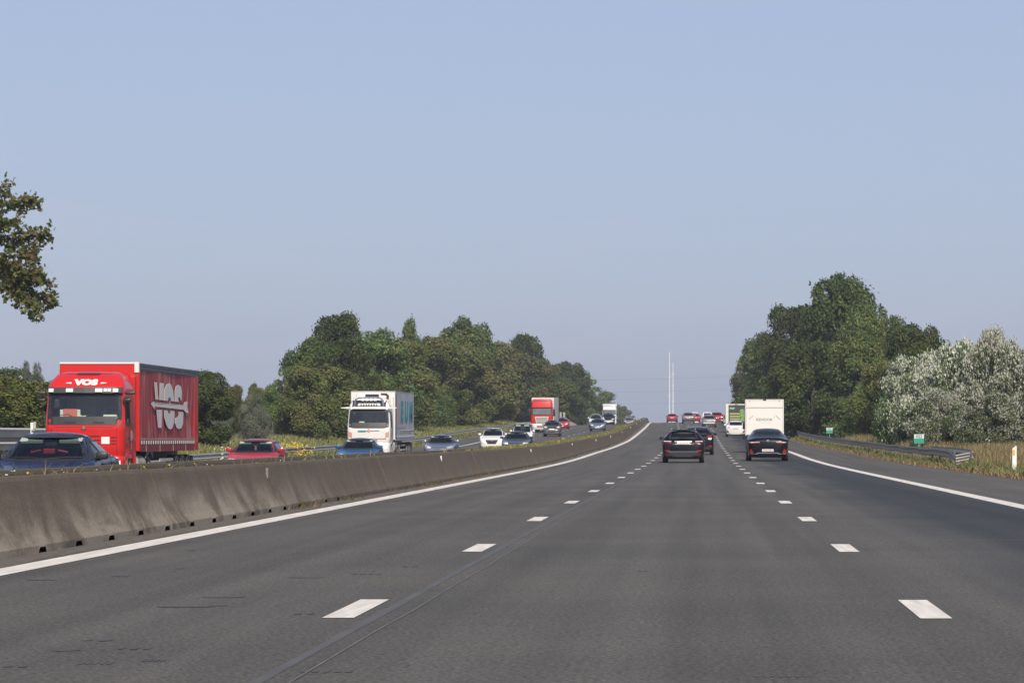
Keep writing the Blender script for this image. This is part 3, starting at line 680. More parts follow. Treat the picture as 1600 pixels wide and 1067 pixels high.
def car(shape, label, X, d, out, m, L=4.6, W=1.84, H=1.45, lod=0, cat='car', plate=True, front=None, rear=None, beltm=None, mirrorm=None, glassdark=False, group=None, rails=False, yaw=0, name='car', pitch=None, extra=None):
    """d: distance of the end that faces us"""
    cy = d + L/2; z = G(X, cy); sl0 = (G(X, cy+3) - G(X, cy-3)) / 6
    root = empty(name, (X, cy, z), (math.pi if out else 0) + yaw)
    root.rotation_euler.x = math.atan(sl0) * (-1 if out else 1)
    tag(root, label, cat, group)
    bm, (zt, wt, zb), yw = carbody(shape, L, W, H, lod)
    bvh = BVHTree.FromBMesh(bm)
    t0, t1, t2, t3 = WIN[shape]; hw = W/2/.92; hs = H/1.45
    zc = float(zt(t0*L)) + .02; zr = float(zt(t3*L)) + .02
    ws = [(-.70*hw, zc), (.70*hw, zc), (.665*hw, zc+.12), (float(wt(t1*L))*.95, H-.065), (-float(wt(t1*L))*.95, H-.065), (-.665*hw, zc+.12)]
    wtr = float(wt(t2*L))*.93
    rw = [(-.60*hw, zr), (.60*hw, zr), (wtr, H-.10*hs - (.02 if shape == 'sedan' else .04)), (-wtr, H-.10*hs - (.02 if shape == 'sedan' else .04))]
    if shape == 'van': rw = [(-.62*hw, H*.62), (.62*hw, H*.62), (.60*hw, H-.16), (-.60*hw, H-.16)]
    yo = -L/2; b = lambda y: float(zb(y)) + .035
    ya, yb_, ym = (t0+.035)*L, (t3-.035)*L, (t0+t2)/2*L + .1
    zh = H - .115*hs
    ytopf = (t1-.045)*L; ytopr = (t2+.03)*L if shape == 'sedan' else (t2-.03)*L
    sw1 = [(ya+yo, b(ya)), (ym-.05+yo, b(ym)), (ym-.05+yo, zh), (ytopf+yo+.08, zh-.03)]
    sw2 = [(ym+.05+yo, b(ym)), (yb_-.12*L*.3+yo, b(yb_)), (yb_+yo, b(yb_)+.10), (ytopr+yo, zh-.02), (ym+.05+yo, zh)]
    if shape == 'van': sw2 = None
    g = GLASS_D if (lod == 2 or glassdark) else GLASS
    wins = [('windshield', 'front', ws)] + [('rear_window', 'rear', rw)]
    for sd in ('left', 'right'):
        wins.append(('side_window', sd, sw1))
        if sw2: wins.append(('side_window', sd, sw2))
    if g is GLASS:
        for _, sd, p in wins: cut(bm, sd, p)
    me = bpy.data.meshes.new('body'); bm.to_mesh(me); bm.free()
    o = link('body', me, m, root); me.polygons.foreach_set('use_smooth', [True]*len(me.polygons))
    try: me.set_sharp_from_angle(angle=R(50))
    except Exception: pass
    for nm, sd, p in wins:
        if lod == 2 and ((sd == 'front') == out) and nm != 'side_window': continue
        if sd in ('left', 'right') and lod == 2 and sd == 'left': continue
        w = patch(bvh, sd, p, g, nm, root, .010, .16)
        w.data.polygons.foreach_set('use_smooth', [True]*len(w.data.polygons))
        if lod < 2: ring_patch(bvh, sd, p, (.022, .05 if sd in ('left', 'right') else .045), BLACK, 'window_seal', w, .013)
    MB().box(-W/2+.24, W/2-.24, -L/2+.25, L/2-.25, .17, .52, .03).build('underbody', BLACK, root)
    if g is GLASS:
        i_ = MB().box(-W/2+.14, W/2-.14, t0*L+yo-.05, t0*L+yo+.5, .55, zc-.06, .04).box(-W/2+.14, W/2-.14, t0*L+yo, t3*L+yo, .40, .46)
        i_.build('dashboard', INTERIOR, root)
        s_ = MB()
        for sx in (-.37, .37):
            y = (t1)*L + yo + .35
            s_.box(sx-.25, sx+.25, y, y+.14, .50, 1.02*hs, .05, Matrix.Rotation(R(-12), 4, 'X')).box(sx-.13, sx+.13, y+.06, y+.16, 1.04*hs, 1.22*hs, .04).box(sx-.24, sx+.24, y-.5, y+.05, .46, .58, .05)
        y = (t2)*L + yo - .15
        s_.box(-.60, .60, y, y+.14, .50, 1.0*hs, .05)
        for sx in (-.4, .4): s_.box(sx-.12, sx+.12, y+.04, y+.14, 1.0*hs, 1.12*hs, .03)
        s_.build('seats', INTERIOR, root)
        zv = H - .17*hs; vy = (t1-.065)*L + yo
        for sx in (-.36, .36):
            MB().box(sx-.21, sx+.21, vy-.04, vy+.14, zv-.015, zv+.045, .01, Matrix.Rotation(R(18), 4, 'X')).build('sun_visor', VISOR, root)
        MB().box(-.11, .11, vy-.02, vy+.02, zv-.09, zv-.02, .01).build('rear_view_mirror', BLACK, root)
    for sx in (-1, 1):
        for y in yw: wheel(root, sx*(W/2-.13), y+yo, .33, .22, 20 if lod < 2 else 12)
        mz = zc + .04; my = (t0+.075)*L + yo
        mr = MB().box(sx*(W/2+.04)-.11, sx*(W/2+.04)+.11, my-.07, my+.05, mz-.03, mz+.12, .045).box(sx*(W/2-.05)-.07, sx*(W/2-.05)+.07, my-.02, my+.03, mz-.04, mz+.0, .01).build('wing_mirror', mirrorm or m, root, True)
        if lod == 0: MB().box(sx*(W/2+.04)-.09, sx*(W/2+.04)+.09, my+.051, my+.056, mz-.015, mz+.105, .004).build('mirror_glass', GLASS_D, mr)
    if rails:
        for sx in (-1, 1):
            MB().tube([(sx*.50*hw, t1*L+yo+.1, H-.03), (sx*.52*hw, t1*L+yo+.35, H+.035), (sx*.52*hw, t2*L+yo-.4, H+.03), (sx*.50*hw, t2*L+yo-.12, H-.03)], .016, 6).build('roof_rail', rails, root)
    if lod < 2:   # door gaps and handles
        for sd, sg in (('left', -1), ('right', 1)):
            for y in ((t0+.03)*L, ym, (t2 if shape != 'sedan' else .80*L/L)*L - .25):
                patch(bvh, sd, [(y+yo-.006, .30), (y+yo+.006, .30), (y+yo+.006, b(y)-.05), (y+yo-.006, b(y)-.05)], BLACK, 'door_gap', root, .004, .2)
            for y in (ym-.28, ym+.75):
                patch(bvh, sd, [(y+yo, b(y)-.13), (y+yo+.2, b(y)-.13), (y+yo+.2, b(y)-.10), (y+yo, b(y)-.10)], beltm or m, 'door_handle', root, .03, .2, .025)
    for sd, lst in (('front', front), ('rear', rear)):
        if (sd == 'rear') != out: continue
        for it in (lst or []):
            nm, p, mm, off, sym = it[:5]
            patch(bvh, sd, p, mm, nm, root, off, .14, off)
            if sym: patch(bvh, sd, [(-a_, b_) for a_, b_ in p][::-1], mm, nm, root, off, .14, off)
    if plate:
        sd = 'rear' if out else 'front'; zp = plate if isinstance(plate, float) else (.42 if not out else .78)
        p = patch(bvh, sd, [(-.26, zp-.055), (.26, zp-.055), (.26, zp+.055), (-.26, zp+.055)], PLATE, 'number_plate', root, .03, .6, .02)
        if lod == 0 or out:
            for i in range(7):
                x = -.19 + i*.063; patch(bvh, sd, [(x-.018, zp-.03), (x+.018, zp-.03), (x+.018, zp+.03), (x-.018, zp+.03)], PLATETXT, 'plate_digit', p, .034, 1)
    if extra: extra(root, bvh, L, W, H, yo)
    return root

def quad(x0, x1, z0, z1, s=0): return [(x0, z0), (x1, z0), (x1, z1+s), (x0, z1)]
# ---- fronts and rears
F_SPORT = [('headlight', [(.42, .60), (.80, .66), (.79, .74), (.60, .73), (.44, .66)], LENS, .012, 1), ('grille', [(-.36, .40), (.36, .40), (.42, .60), (-.42, .60)], BLACK, .014, 0), ('air_intake', [(-.60, .24), (.60, .24), (.66, .34), (-.66, .34)], BLACK, .012, 0)]
F_PLAIN = [('headlight', [(.46, .62), (.80, .64), (.78, .76), (.50, .74)], LENS, .014, 1), ('grille', [(-.34, .56), (.34, .56), (.38, .68), (-.38, .68)], BLACK, .012, 0), ('air_intake', [(-.55, .24), (.55, .24), (.60, .36), (-.60, .36)], BLACK, .012, 0)]
def F_SUV(h=1.0):
    return [('headlight', [(.44, .82*h), (.82, .84*h), (.80, .94*h), (.48, .90*h)], LENS, .014, 1), ('grille', [(-.30, .50*h), (.30, .50*h), (.46, .76*h), (.44, .80*h), (-.44, .80*h), (-.46, .76*h)], BLACK, .02, 0),
            ('badge', [(-.09, .70*h), (.09, .70*h), (.09, .77*h), (-.09, .77*h)], CHROME, .035, 0), ('bumper_trim', [(-.78, .24), (.78, .24), (.80, .36), (-.80, .36)], BLACK, .012, 0)]

P_NAVY = PB('navy', (.014, .026, .078)); P_RED = paint('red', (.42, .018, .03)); P_BLUE = paint('blue', (.010, .085, .21)); P_SILVER = paint('silver_blue', (.20, .23, .31), .3, .5)
P_WHITE = paint('white', (.74, .73, .70)); P_GREY = paint('dark_grey', (.085, .10, .135), .3, .4); P_BLACK = PB('black', (.004, .004, .006)); P_DSUV = PB('charcoal', (.007, .007, .010))
P_SILV2 = paint('silver', (.20, .19, .20), .3, .3); P_DRED = paint('dark_red', (.28, .012, .02)); P_VANW = paint('van_white', (.72, .71, .68)); P_BROWNG = paint('grey_brown', (.14, .13, .125), .3, .4)

def navy_extra(root, bvh, L, W, H, yo):
    w = MB(); c = Vector((.36, -.50, .86)); 
    pts = [(c.x + .17*math.cos(q), c.y + .07*math.sin(q), c.z + .16*math.sin(q)) for q in np.linspace(0, 2*math.pi, 21)]
    w.tube(pts, .014, 6, False).build('steering_wheel', BLACK, root)
    MB().box(-.10, .12, -.62, -.50, 1.10, 1.20, .02).build('red_mirror_ornament', paint('ornament_red', (.5, .03, .05)), root)
    for q in (-.24, .26): MB().box(q-.10, q+.10, -.60, -.52, 1.13, 1.17, .015, Matrix.Rotation(R(12 if q > 0 else -12), 4, 'Y')).build('red_ribbon', MATS['paint_ornament_red'], root)
    # bonnet creases
    for s in (-1, 1):
        MB().tube([(s*.56, yo+1.38, .975), (s*.50, yo+1.0, .945), (s*.42, yo+.6, .86)], .010, 5).build('bonnet_crease', P_NAVY, root)
    for s in (-1, 1):
        MB().tube([(s*.05, -.98, 1.02), (s*.35 + .05, -.86, 1.045), (s*.62 + .02, -.82, 1.04)], .009, 5).build('wiper', BLACK, root)
navy = car('sedan', 'navy blue saloon at the far left, in front of the big red lorry', -12.0, 61.2, False, P_NAVY, 4.75, 1.88, 1.51, 0, front=F_SPORT, mirrorm=BLACK, extra=navy_extra, yaw=R(1.0))

def person(root_loc, label):
    """seated driver, hands on the wheel: one continuous body"""
    J = [(0, 0, .0), (0, .02, .20), (0, .03, .42), (0, .02, .52), (0, 0, .60), (0, -.015, .68), (0, -.02, .76)]
    rad = [.15, .14, .15, .07, .055, .085, .075]
    Ed = [(i, i+1) for i in range(6)]
    v = list(J); r = list(rad)
    for s in (-1, 1):
        b0 = len(v)
        v += [(s*.17, .02, .43), (s*.25, -.10, .24), (s*.17, -.34, .30), (s*.15, -.41, .33)]; r += [.065, .048, .036, .030]
        Ed += [(2, b0), (b0, b0+1), (b0+1, b0+2), (b0+2, b0+3)]
        for k in range(4):
            q = len(v); v += [(s*(.15 - .02*k + .02), -.455, .345 + .0 + .012*k - .01), (s*(.15 - .02*k + .015), -.475 + .01*abs(k-1.5), .325 + .012*k - .01)]; r += [.0095, .008]
            Ed += [(b0+3, q), (q, q+1)]
        q = len(v); v += [(s*.12, -.43, .365), (s*.105, -.455, .375)]; r += [.011, .009]; Ed += [(b0+3, q), (q, q+1)]
        b1 = len(v); v += [(s*.10, -.02, .0), (s*.13, -.45, .06), (s*.13, -.62, -.28), (s*.13, -.72, -.32)]; r += [.09, .065, .045, .035]
        Ed += [(0, b1), (b1, b1+1), (b1+1, b1+2), (b1+2, b1+3)]
    me = bpy.data.meshes.new('person'); me.from_pydata(v, Ed, []); o = bpy.data.objects.new('person_src', me); COL.objects.link(o)
    md = o.modifiers.new('s', 'SKIN'); 
    for i, q in enumerate(me.skin_vertices[0].data if len(me.skin_vertices) else []): q.radius = (r[i], r[i])
    if not len(me.skin_vertices):
        bm = bmesh.new(); bm.from_mesh(me); lay = bm.verts.layers.skin.verify()
        for i, q in enumerate(bm.verts): q[lay].radius = (r[i], r[i]); q[lay].use_root = (i == 0)
        bm.to_mesh(me); bm.free()
    o.modifiers.new('u', 'SUBSURF').levels = 1
    dg = bpy.context.evaluated_depsgraph_get(); m2 = bpy.data.meshes.new_from_object(o.evaluated_get(dg)); bpy.data.objects.remove(o)
    skin = mat('skin', (.42, .25, .18), .6); shirt = mat('grey_shirt', (.10, .11, .13), .9); hair = mat('brown_hair', (.04, .025, .015), .8)
    m2.materials.clear(); m2.materials.append(skin); m2.materials.append(shirt)
    for p in m2.polygons:
        c = p.center; p.use_smooth = True
        p.material_index = 0 if (c.z > .53 or (c.y < -.26 and c.z > .2)) else 1
    p = bpy.data.objects.new('person', m2); COL.objects.link(p); p.location = root_loc
    tag(p, label, 'person')
    h = MB(); bmesh.ops.create_uvsphere(h.bm, u_segments=16, v_segments=10, radius=1)
    for q in list(h.bm.verts):
        if q.co.z < -.25 or (q.co.y < -.45 and q.co.z < .35): q.select = True
    bmesh.ops.delete(h.bm, geom=[q for q in h.bm.verts if q.select], context='VERTS')
    for q in h.bm.verts: q.co = Vector((q.co.x*.085, q.co.y*.10 - .005, q.co.z*.10 + .745))
    h.build('hair', hair, p, True)
    fm = MB()
    fm.prism([(-.012, .69), (.012, .69), (.007, .735), (-.007, .735)], 'y', -.118, -.085).build('nose', skin, p)
    for s in (-1, 1):
        MB().box(s*.032-.012, s*.032+.012, -.102, -.09, .733, .745, .003).build('eye', mat('eye_dark', (.02, .015, .012), .3), p)
        MB().box(s*.086-.008, s*.086+.008, -.02, .02, .69, .75, .006).build('ear', skin, p)
    MB().box(-.022, .022, -.098, -.088, .664, .673, .002).build('mouth', mat('lips', (.30, .10, .09), .5), p)
    return p
nl = navy.location
person((nl.x + .37, nl.y + .12, nl.z + .52), 'driver in a grey shirt behind the wheel of the navy blue saloon')

def red_extra(root, bvh, L, W, H, yo):
    MB().tube([(0, (.40)*L+yo, H-.16), (0, .40*L+yo, H-.36)], .003, 4).build('mirror_string', BLACK, root)
    MB().box(-.04, .04, .39*L+yo, .40*L+yo, H-.42, H-.25, .015).build('air_freshener', mat('freshener_orange', (.8, .22, .15), .6), root)
car('hatch', 'red hatchback right of the big red lorry, air freshener hanging in its windscreen', -15.95, 121, False, P_RED, 4.3, 1.78, 1.46, 0, front=F_PLAIN, extra=red_extra)
car('sedan', 'bright blue car in front of the white refrigerated lorry', -15.35, 152, False, P_BLUE, 4.5, 1.82, 1.43, 0, front=F_SPORT, glassdark=False)
car('sedan', 'silver blue saloon just right of the white refrigerated lorry', -15.1, 197, False, P_SILVER, 4.7, 1.80, 1.40, 0, front=F_PLAIN)
car('hatch', 'white SUV with a large black grille, left of the dark grey saloon', -15.35, 251, False, P_WHITE, 4.5, 1.86, 1.66, 0, front=F_SUV(.98), plate=.34)
car('van', 'small white van behind the white SUV and dark grey saloon', -15.0, 286, False, P_VANW, 4.4, 1.82, 1.86, 1, cat='van', name='small_van')
car('sedan', 'dark grey blue saloon overlapping the white SUV, nearest the barrier', -12.0, 221, False, P_GREY, 4.7, 1.86, 1.47, 0, front=F_PLAIN, mirrorm=BLACK)
F_JP = [('headlight', [(.50, .88), (.76, .88), (.78, 1.02), (.54, 1.02)], LENS, .02, 1), ('grille', [(-.42, .84), (.42, .84), (.42, .98), (-.42, .98)], BLACK, .02, 0), ('bumper_trim', [(-.84, .30), (.84, .30), (.86, .62), (-.86, .62)], mat('grey_plastic', (.09, .09, .095), .7), .02, 0),
        ('bumper_grille', [(-.35, .40), (.35, .40), (.35, .52), (-.35, .52)], BLACK, .03, 0)]
car('hatch', 'small dark grey off-roader with a pale front, right of the red and white lorry', -15.15, 347, False, P_BROWNG, 4.0, 1.78, 1.68, 1, front=F_JP, plate=.74)
car('hatch', 'red car half hidden behind the trailer of the red and white lorry', -17.55, 430, False, P_RED, 4.2, 1.8, 1.48, 1, front=F_PLAIN)
car('sedan', 'silver grey saloon in the fast lane before the far white car', -12.0, 395, False, P_SILVER, 4.7, 1.82, 1.45, 1, front=F_PLAIN)
car('hatch', 'white people carrier directly behind the far silver saloon', -13.9, 450, False, P_VANW, 4.6, 1.84, 1.72, 1, front=F_PLAIN)
car('hatch', 'black and white front of an SUV in front of the far white lorry', -13.75, 505, False, P_BLACK, 4.6, 1.86, 1.80, 1, front=[('headlight', [(.50, .80), (.84, .82), (.82, .95), (.54, .93)], LENS, .02, 1), ('bumper_trim', [(-.8, .45), (.8, .45), (.8, .68), (-.8, .68)], P_VANW, .02, 0)])
car('sedan', 'farthest oncoming car, dark windscreen, just showing above the barrier', -12.95, 612, False, P_SILV2, 4.6, 1.82, 1.48, 2, front=F_PLAIN)

# ---- our carriageway
R_SKODA = [('tail_light', [(.50, .86), (.87, .86), (.87, .95), (.80, .98), (.56, .95)], REDLENS, .012, 1), ('tail_light_glint', [(.52, .93), (.84, .93), (.84, .955), (.52, .95)], LENS, .018, 1),
           ('chrome_strip', [(-.46, .795), (.46, .795), (.46, .815), (-.46, .815)], CHROME, .02, 0), ('tailgate_recess', [(-.34, .82), (.34, .82), (.38, .955), (-.38, .955)], mat('satin_grey', (.22, .21, .20), .35, .5), .010, 0),
           ('bumper_reflector', [(.56, .50), (.80, .50), (.78, .56), (.58, .56)], REDLENS, .02, 1), ('diffuser', [(-.74, .26), (.74, .26), (.78, .42), (-.78, .42)], BLACK, .016, 0),
           ('bumper_strip', [(-.70, .44), (.70, .44), (.70, .52), (-.70, .52)], mat('grey_strip', (.10, .10, .11), .35, .4), .014, 0)]
def sk_extra(root, bvh, L, W, H, yo):
    for x in (-.09, .09): patch(bvh, 'rear', [(x-.075, 1.00), (x+.075, 1.00), (x+.06, 1.06), (x-.06, 1.06)], CHROME, 'badge_letters', root, .03, .5, .02)
    patch(bvh, 'rear', [(-.12, H-.085), (.12, H-.085), (.12, H-.06), (-.12, H-.06)], REDLENS, 'brake_light', root, .03, .5, .02)
    MB().prism([(L/2-.55, H-.02), (L/2-.32, H-.015), (L/2-.30, H-.045), (L/2-.55, H-.05)], 'x', -.52, .52).build('roof_spoiler', P_DSUV, root)
    patch(bvh, 'rear', [(-.05, 1.06), (.30, 1.13), (.30, 1.145), (-.05, 1.075)], BLACK, 'wiper', root, .03, .5)
car('wagon', 'black estate car, nearest car ahead in the middle lane', -.79, 149, True, P_DSUV, 4.85, 1.86, 1.46, 0, cat='car', rear=R_SKODA, plate=.885, rails=GALV_PALE, extra=sk_extra)
R_SUV = [('tail_light', [(.52, .96), (.88, .94), (.88, 1.08), (.56, 1.06)], REDLENS, .014, 1), ('number_recess', [(-.35, .74), (.35, .74), (.35, .92), (-.35, .92)], BLACK, .01, 0), ('bumper_reflector', [(.58, .46), (.80, .46), (.80, .52), (.58, .52)], REDLENS, .02, 1),
         ('bumper_trim', [(-.78, .26), (.78, .26), (.80, .44), (-.80, .44)], BLACK, .016, 0)]
car('hatch', 'dark crossover with a red tail light, half hidden behind the black estate', -.22, 186.5, True, P_DSUV, 4.4, 1.82, 1.56, 0, rear=R_SUV, rails=GALV_PALE)
R_BMW = [('tail_light', [(.36, .84), (.90, .81), (.90, .90), (.40, .90)], REDLENS, .012, 1), ('tail_light_strip', [(.38, .865), (.84, .85), (.84, .868), (.38, .883)], LENS, .018, 1), ('reflector', [(.66, .36), (.84, .36), (.88, .56), (.74, .56)], REDLENS, .016, 1),
         ('chrome_diffuser', [(-.80, .32), (-.52, .31), (-.44, .36), (.44, .36), (.52, .31), (.80, .32), (.80, .345), (.54, .345), (.46, .395), (-.46, .395), (-.54, .345), (-.80, .345)], CHROME, .03, 0),
         ('diffuser', [(-.62, .25), (.62, .25), (.60, .32), (-.60, .32)], BLACK, .014, 0)]
def bmw_extra(root, bvh, L, W, H, yo):
    m_ = MB(); m_.lathe_x([(0, .055), (.01, .055), (.012, 0)], 16); o = m_.build('badge', CHROME, root)
    p = proj(bvh, 'rear', 0, .93, .02); o.location = p; o.rotation_euler = (0, 0, R(90))
    MB().box(-.30, .12, L/2-1.55, L/2-1.50, 1.12, 1.22, .02).build('parcel_shelf_papers', mat('pale_paper', (.6, .7, .66), .6), root)
car('sedan', 'black luxury saloon with slim red tail lights, right behind the white box van', 3.04, 157, True, P_BLACK, 5.2, 1.95, 1.51, 0, rear=R_BMW, plate=.50, extra=bmw_extra)
R_WH = [('tail_light', [(.50, .84), (.88, .84), (.88, .93), (.62, .93)], REDLENS, .014, 1), ('light_bar', [(-.5, .875), (.5, .875), (.5, .90), (-.5, .90)], BLACK, .012, 0), ('bumper_corner', [(.60, .40), (.86, .38), (.86, .58), (.72, .58)], BLACK, .014, 1),
        ('diffuser', [(-.7, .24), (.7, .24), (.74, .36), (-.74, .36)], BLACK, .014, 0)]
car('hatch', 'white electric crossover with a black lower edge, left of the white box van', 3.2, 319, True, P_WHITE, 4.6, 1.88, 1.52, 1, rear=R_WH)
car('hatch', 'silver hatchback straddling the lane line, below the dark red people carrier', .92, 408, True, P_SILV2, 4.3, 1.80, 1.50, 1, rear=[('tail_light', [(.52, .90), (.88, .90), (.88, 1.05), (.60, 1.05)], REDLENS, .014, 1), ('bumper_strip', [(-.7, .50), (.7, .50), (.7, .62), (-.7, .62)], PLATE, .012, 0), ('diffuser', [(-.76, .24), (.76, .24), (.8, .42), (-.8, .42)], BLACK, .014, 0)])
car('hatch', 'dark red people carrier with a dark rear window, in the right lane', 2.15, 478, True, P_DRED, 4.6, 1.86, 1.62, 1, rear=[('tail_light', [(.56, .80), (.88, .80), (.88, .95), (.60, .95)], REDLENS, .014, 1), ('bumper_light', [(.55, .42), (.85, .42), (.85, .52), (.55, .52)], LENS, .02, 1), ('diffuser', [(-.78, .24), (.78, .24), (.8, .38), (-.8, .38)], BLACK, .014, 0)])
car('hatch', 'pale grey car with dark glass at the crest, beside a small red car', -1.85, 482, True, P_SILV2, 4.3, 1.82, 1.58, 1, rear=[('tail_light', [(.56, .88), (.88, .88), (.88, 1.06), (.62, 1.06)], REDLENS, .014, 1), ('bumper_trim', [(-.80, .24), (.80, .24), (.84, .56), (-.84, .56)], BLACK, .016, 0)])
car('hatch', 'small red car on the crest, tucked behind the pale grey one', -1.0, 540, True, P_DRED, 4.0, 1.72, 1.45, 1, rear=[('tail_light', [(.5, .74), (.84, .74), (.84, .9), (.6, .9)], REDLENS, .014, 1)])
car('hatch', 'red car alone in the left lane on the crest', -4.7, 548, True, P_DRED, 4.3, 1.80, 1.45, 1, rear=[('tail_light', [(.5, .80), (.86, .80), (.86, .94), (.6, .94)], REDLENS, .014, 1), ('diffuser', [(-.76, .24), (.76, .24), (.8, .40), (-.8, .40)], BLACK, .014, 0)])
car('van', 'white van roof showing left of the dark red people carrier', 1.0, 575, True, P_VANW, 4.8, 1.75, 1.80, 2, cat='van', name='small_van')
car('van', 'white van roof just right of the pale grey car on the crest', -1.45, 640, True, P_VANW, 4.8, 1.9, 2.3, 2, cat='van', name='small_van')

# ------------------------------------------------------------------ lorries
def shell(levels, rc=.22, bow=.05, step=.09):
    """rounded box: levels of (z, half width, y front, y rear)"""
    lv = np.array(levels, float); zs = [lv[0, 0]]
    for a_, b_ in zip(lv[:-1, 0], lv[1:, 0]):
        k = max(1, int((b_-a_)/step)); zs += [a_ + (b_-a_)*(i+1)/k for i in range(k)]
    v = []; n = None
    for z in zs:
        hw, y0, y1 = [float(np.interp(z, lv[:, 0], lv[:, i])) for i in (1, 2, 3)]
        c = [(0, y0)]
        for t in (.33, .66): c.append(((hw-rc)*t, y0 + bow*t*t))
        for q in np.linspace(0, math.pi/2, 5): c.append((hw-rc + rc*math.sin(q), y0+bow+rc - rc*math.cos(q)))
        c += [(hw, y1-.08), (hw-.08, y1), (0, y1)]
        a_ = resample(c[:8], 20); b_ = resample(c[7:9], 12)[1:]; c_ = resample(c[8:], 8)[1:]
        r = np.concatenate([a_, b_, c_]); n = len(r)
        v += [(p[0], p[1], z) for p in r] + [(-p[0], p[1], z) for p in r[-2:0:-1]]
    m_ = 2*n-2; bm = bmesh.new(); bv = [bm.verts.new(p) for p in v]
    for i in range(len(zs)-1):
        for j in range(m_): q = i*m_; bm.faces.new((bv[q+j], bv[q+(j+1) % m_], bv[q+m_+(j+1) % m_], bv[q+m_+j]))
    bm.faces.new(bv[:m_]); bm.faces.new(bv[-m_:]); bmesh.ops.recalc_face_normals(bm, faces=bm.faces)
    return bm
def smooth_obj(name, bm, m, parent, ang=45):
    me = bpy.data.meshes.new(name); bm.to_mesh(me); bm.free(); o = link(name, me, m, parent)
    me.polygons.foreach_set('use_smooth', [True]*len(me.polygons)); me.set_sharp_from_angle(angle=R(ang)); return o

def lorry_running_gear(root, trailer_y0, TL, tractor=True, n=18):
    g = MB(); g.box(-.45, -.30, .6, trailer_y0+4.4, .72, .98).box(.30, .45, .6, trailer_y0+4.4, .72, .98); g.box(-.55, -.40, trailer_y0+2, trailer_y0+TL-.1, .80, 1.14).box(.40, .55, trailer_y0+2, trailer_y0+TL-.1, .80, 1.14)
    g.build('chassis', BLACK, root)
    for sx in (-1, 1):
        for y, r in ((1.42, .5), (5.1, .5)):
            wheel(root, sx*1.06, y, r, .30, n, GALV_PALE)
        for y in (trailer_y0+TL-4.6, trailer_y0+TL-3.3, trailer_y0+TL-2.0): wheel(root, sx*1.06, y, .5, .36, n, GALV_PALE)
        MB().tube([(sx*.98, 2.7, .72), (sx*.98, 4.2, .72)], .30, 16).build('fuel_tank', GALV, root, True)
        MB().box(sx*1.22-.02, sx*1.22+.02, trailer_y0+4.6, trailer_y0+TL-5.6, .50, .60).box(sx*1.22-.02, sx*1.22+.02, trailer_y0+4.6, trailer_y0+TL-5.6, .78, .88).build('side_guard', GALV_PALE, root)
        MB().prism([(4.35, .9), (4.45, 1.12), (5.1, 1.2), (5.75, 1.12), (5.85, .9), (5.75, .9), (5.1, 1.12), (4.45, .9)], 'x', sx*1.25, sx*.8).build('mudguard', BLACK, root)
        MB().box(sx*1.05-.22, sx*1.05+.22, trailer_y0+TL-1.2, trailer_y0+TL-1.17, .35, .95).build('mud_flap', BLACK, root)

def cabin(root, bm, opaque, ws, side_ws, m, glassm, seal=BLACK):
    bvh = BVHTree.FromBMesh(bm)
    if not opaque:
        cut(bm, 'front', ws)
        for sd in ('left', 'right'): cut(bm, sd, side_ws)
    smooth_obj('cab_body', bm, m, root)
    w = patch(bvh, 'front', ws, glassm, 'windshield', root, .014, .2); ring_patch(bvh, 'front', ws, (.05, .06), seal, 'window_seal', w, .018)
    for sd in ('left', 'right'):
        w = patch(bvh, sd, side_ws, glassm, 'side_window', root, .014, .2); ring_patch(bvh, sd, side_ws, (.03, .05), seal, 'window_seal', w, .018)
        y0, y1 = min(p[0] for p in side_ws)-.08, max(p[0] for p in side_ws)+.12
        for y in (y0, y1): patch(bvh, sd, [(y-.008, .98), (y+.008, .98), (y+.008, 3.0), (y-.008, 3.0)], BLACK, 'door_gap', root, .006, .3)
        patch(bvh, sd, [(y1-.32, 1.55), (y1-.08, 1.55), (y1-.08, 1.60), (y1-.32, 1.60)], BLACK, 'door_handle', root, .03, .3, .02)
    if not opaque:
        MB().box(-1.12, 1.12, .30, .75, 1.3, 2.02, .05).box(-1.15, 1.15, 1.95, 2.0, 1.2, 3.1).build('dashboard', mat('cab_interior', (.42, .45, .41), .8, noise=(1.6, 1, (.18, .20, .18))), root)
        s_ = MB()
        for sx in (-.68, .68): s_.box(sx-.27, sx+.27, 1.35, 1.5, 1.7, 2.45, .06).box(sx-.15, sx+.15, 1.36, 1.48, 2.47, 2.7, .04)
        s_.build('seats', mat('cab_seat', (.12, .12, .12), .9), root)
        MB().tube([(.68 + .24*math.cos(q), .95 + .10*math.sin(q), 2.1 + .2*math.sin(q)) for q in np.linspace(0, 2*math.pi, 19)], .02, 6, False).build('steering_wheel', BLACK, root)
    return bvh

def truck_mirrors(root, m=BLACK, arm=True, top=2.95):
    for sx in (-1, 1):
        MB().box(sx*1.42-.12, sx*1.42+.12, .10, .28, top-1.0, top-.15, .05).build('mirror', m, root, True)
        MB().tube([(sx*1.15, .35, top), (sx*1.42, .18, top-.02), (sx*1.42, .18, top-.1)], .03, 6).build('mirror_arm', BLACK, root)
def place(root, X, y):
    s = (G(X, y+11) - G(X, y+1)) / 10; root.location = (X, y, G(X, y)+.0); root.rotation_euler.x = math.atan(s)

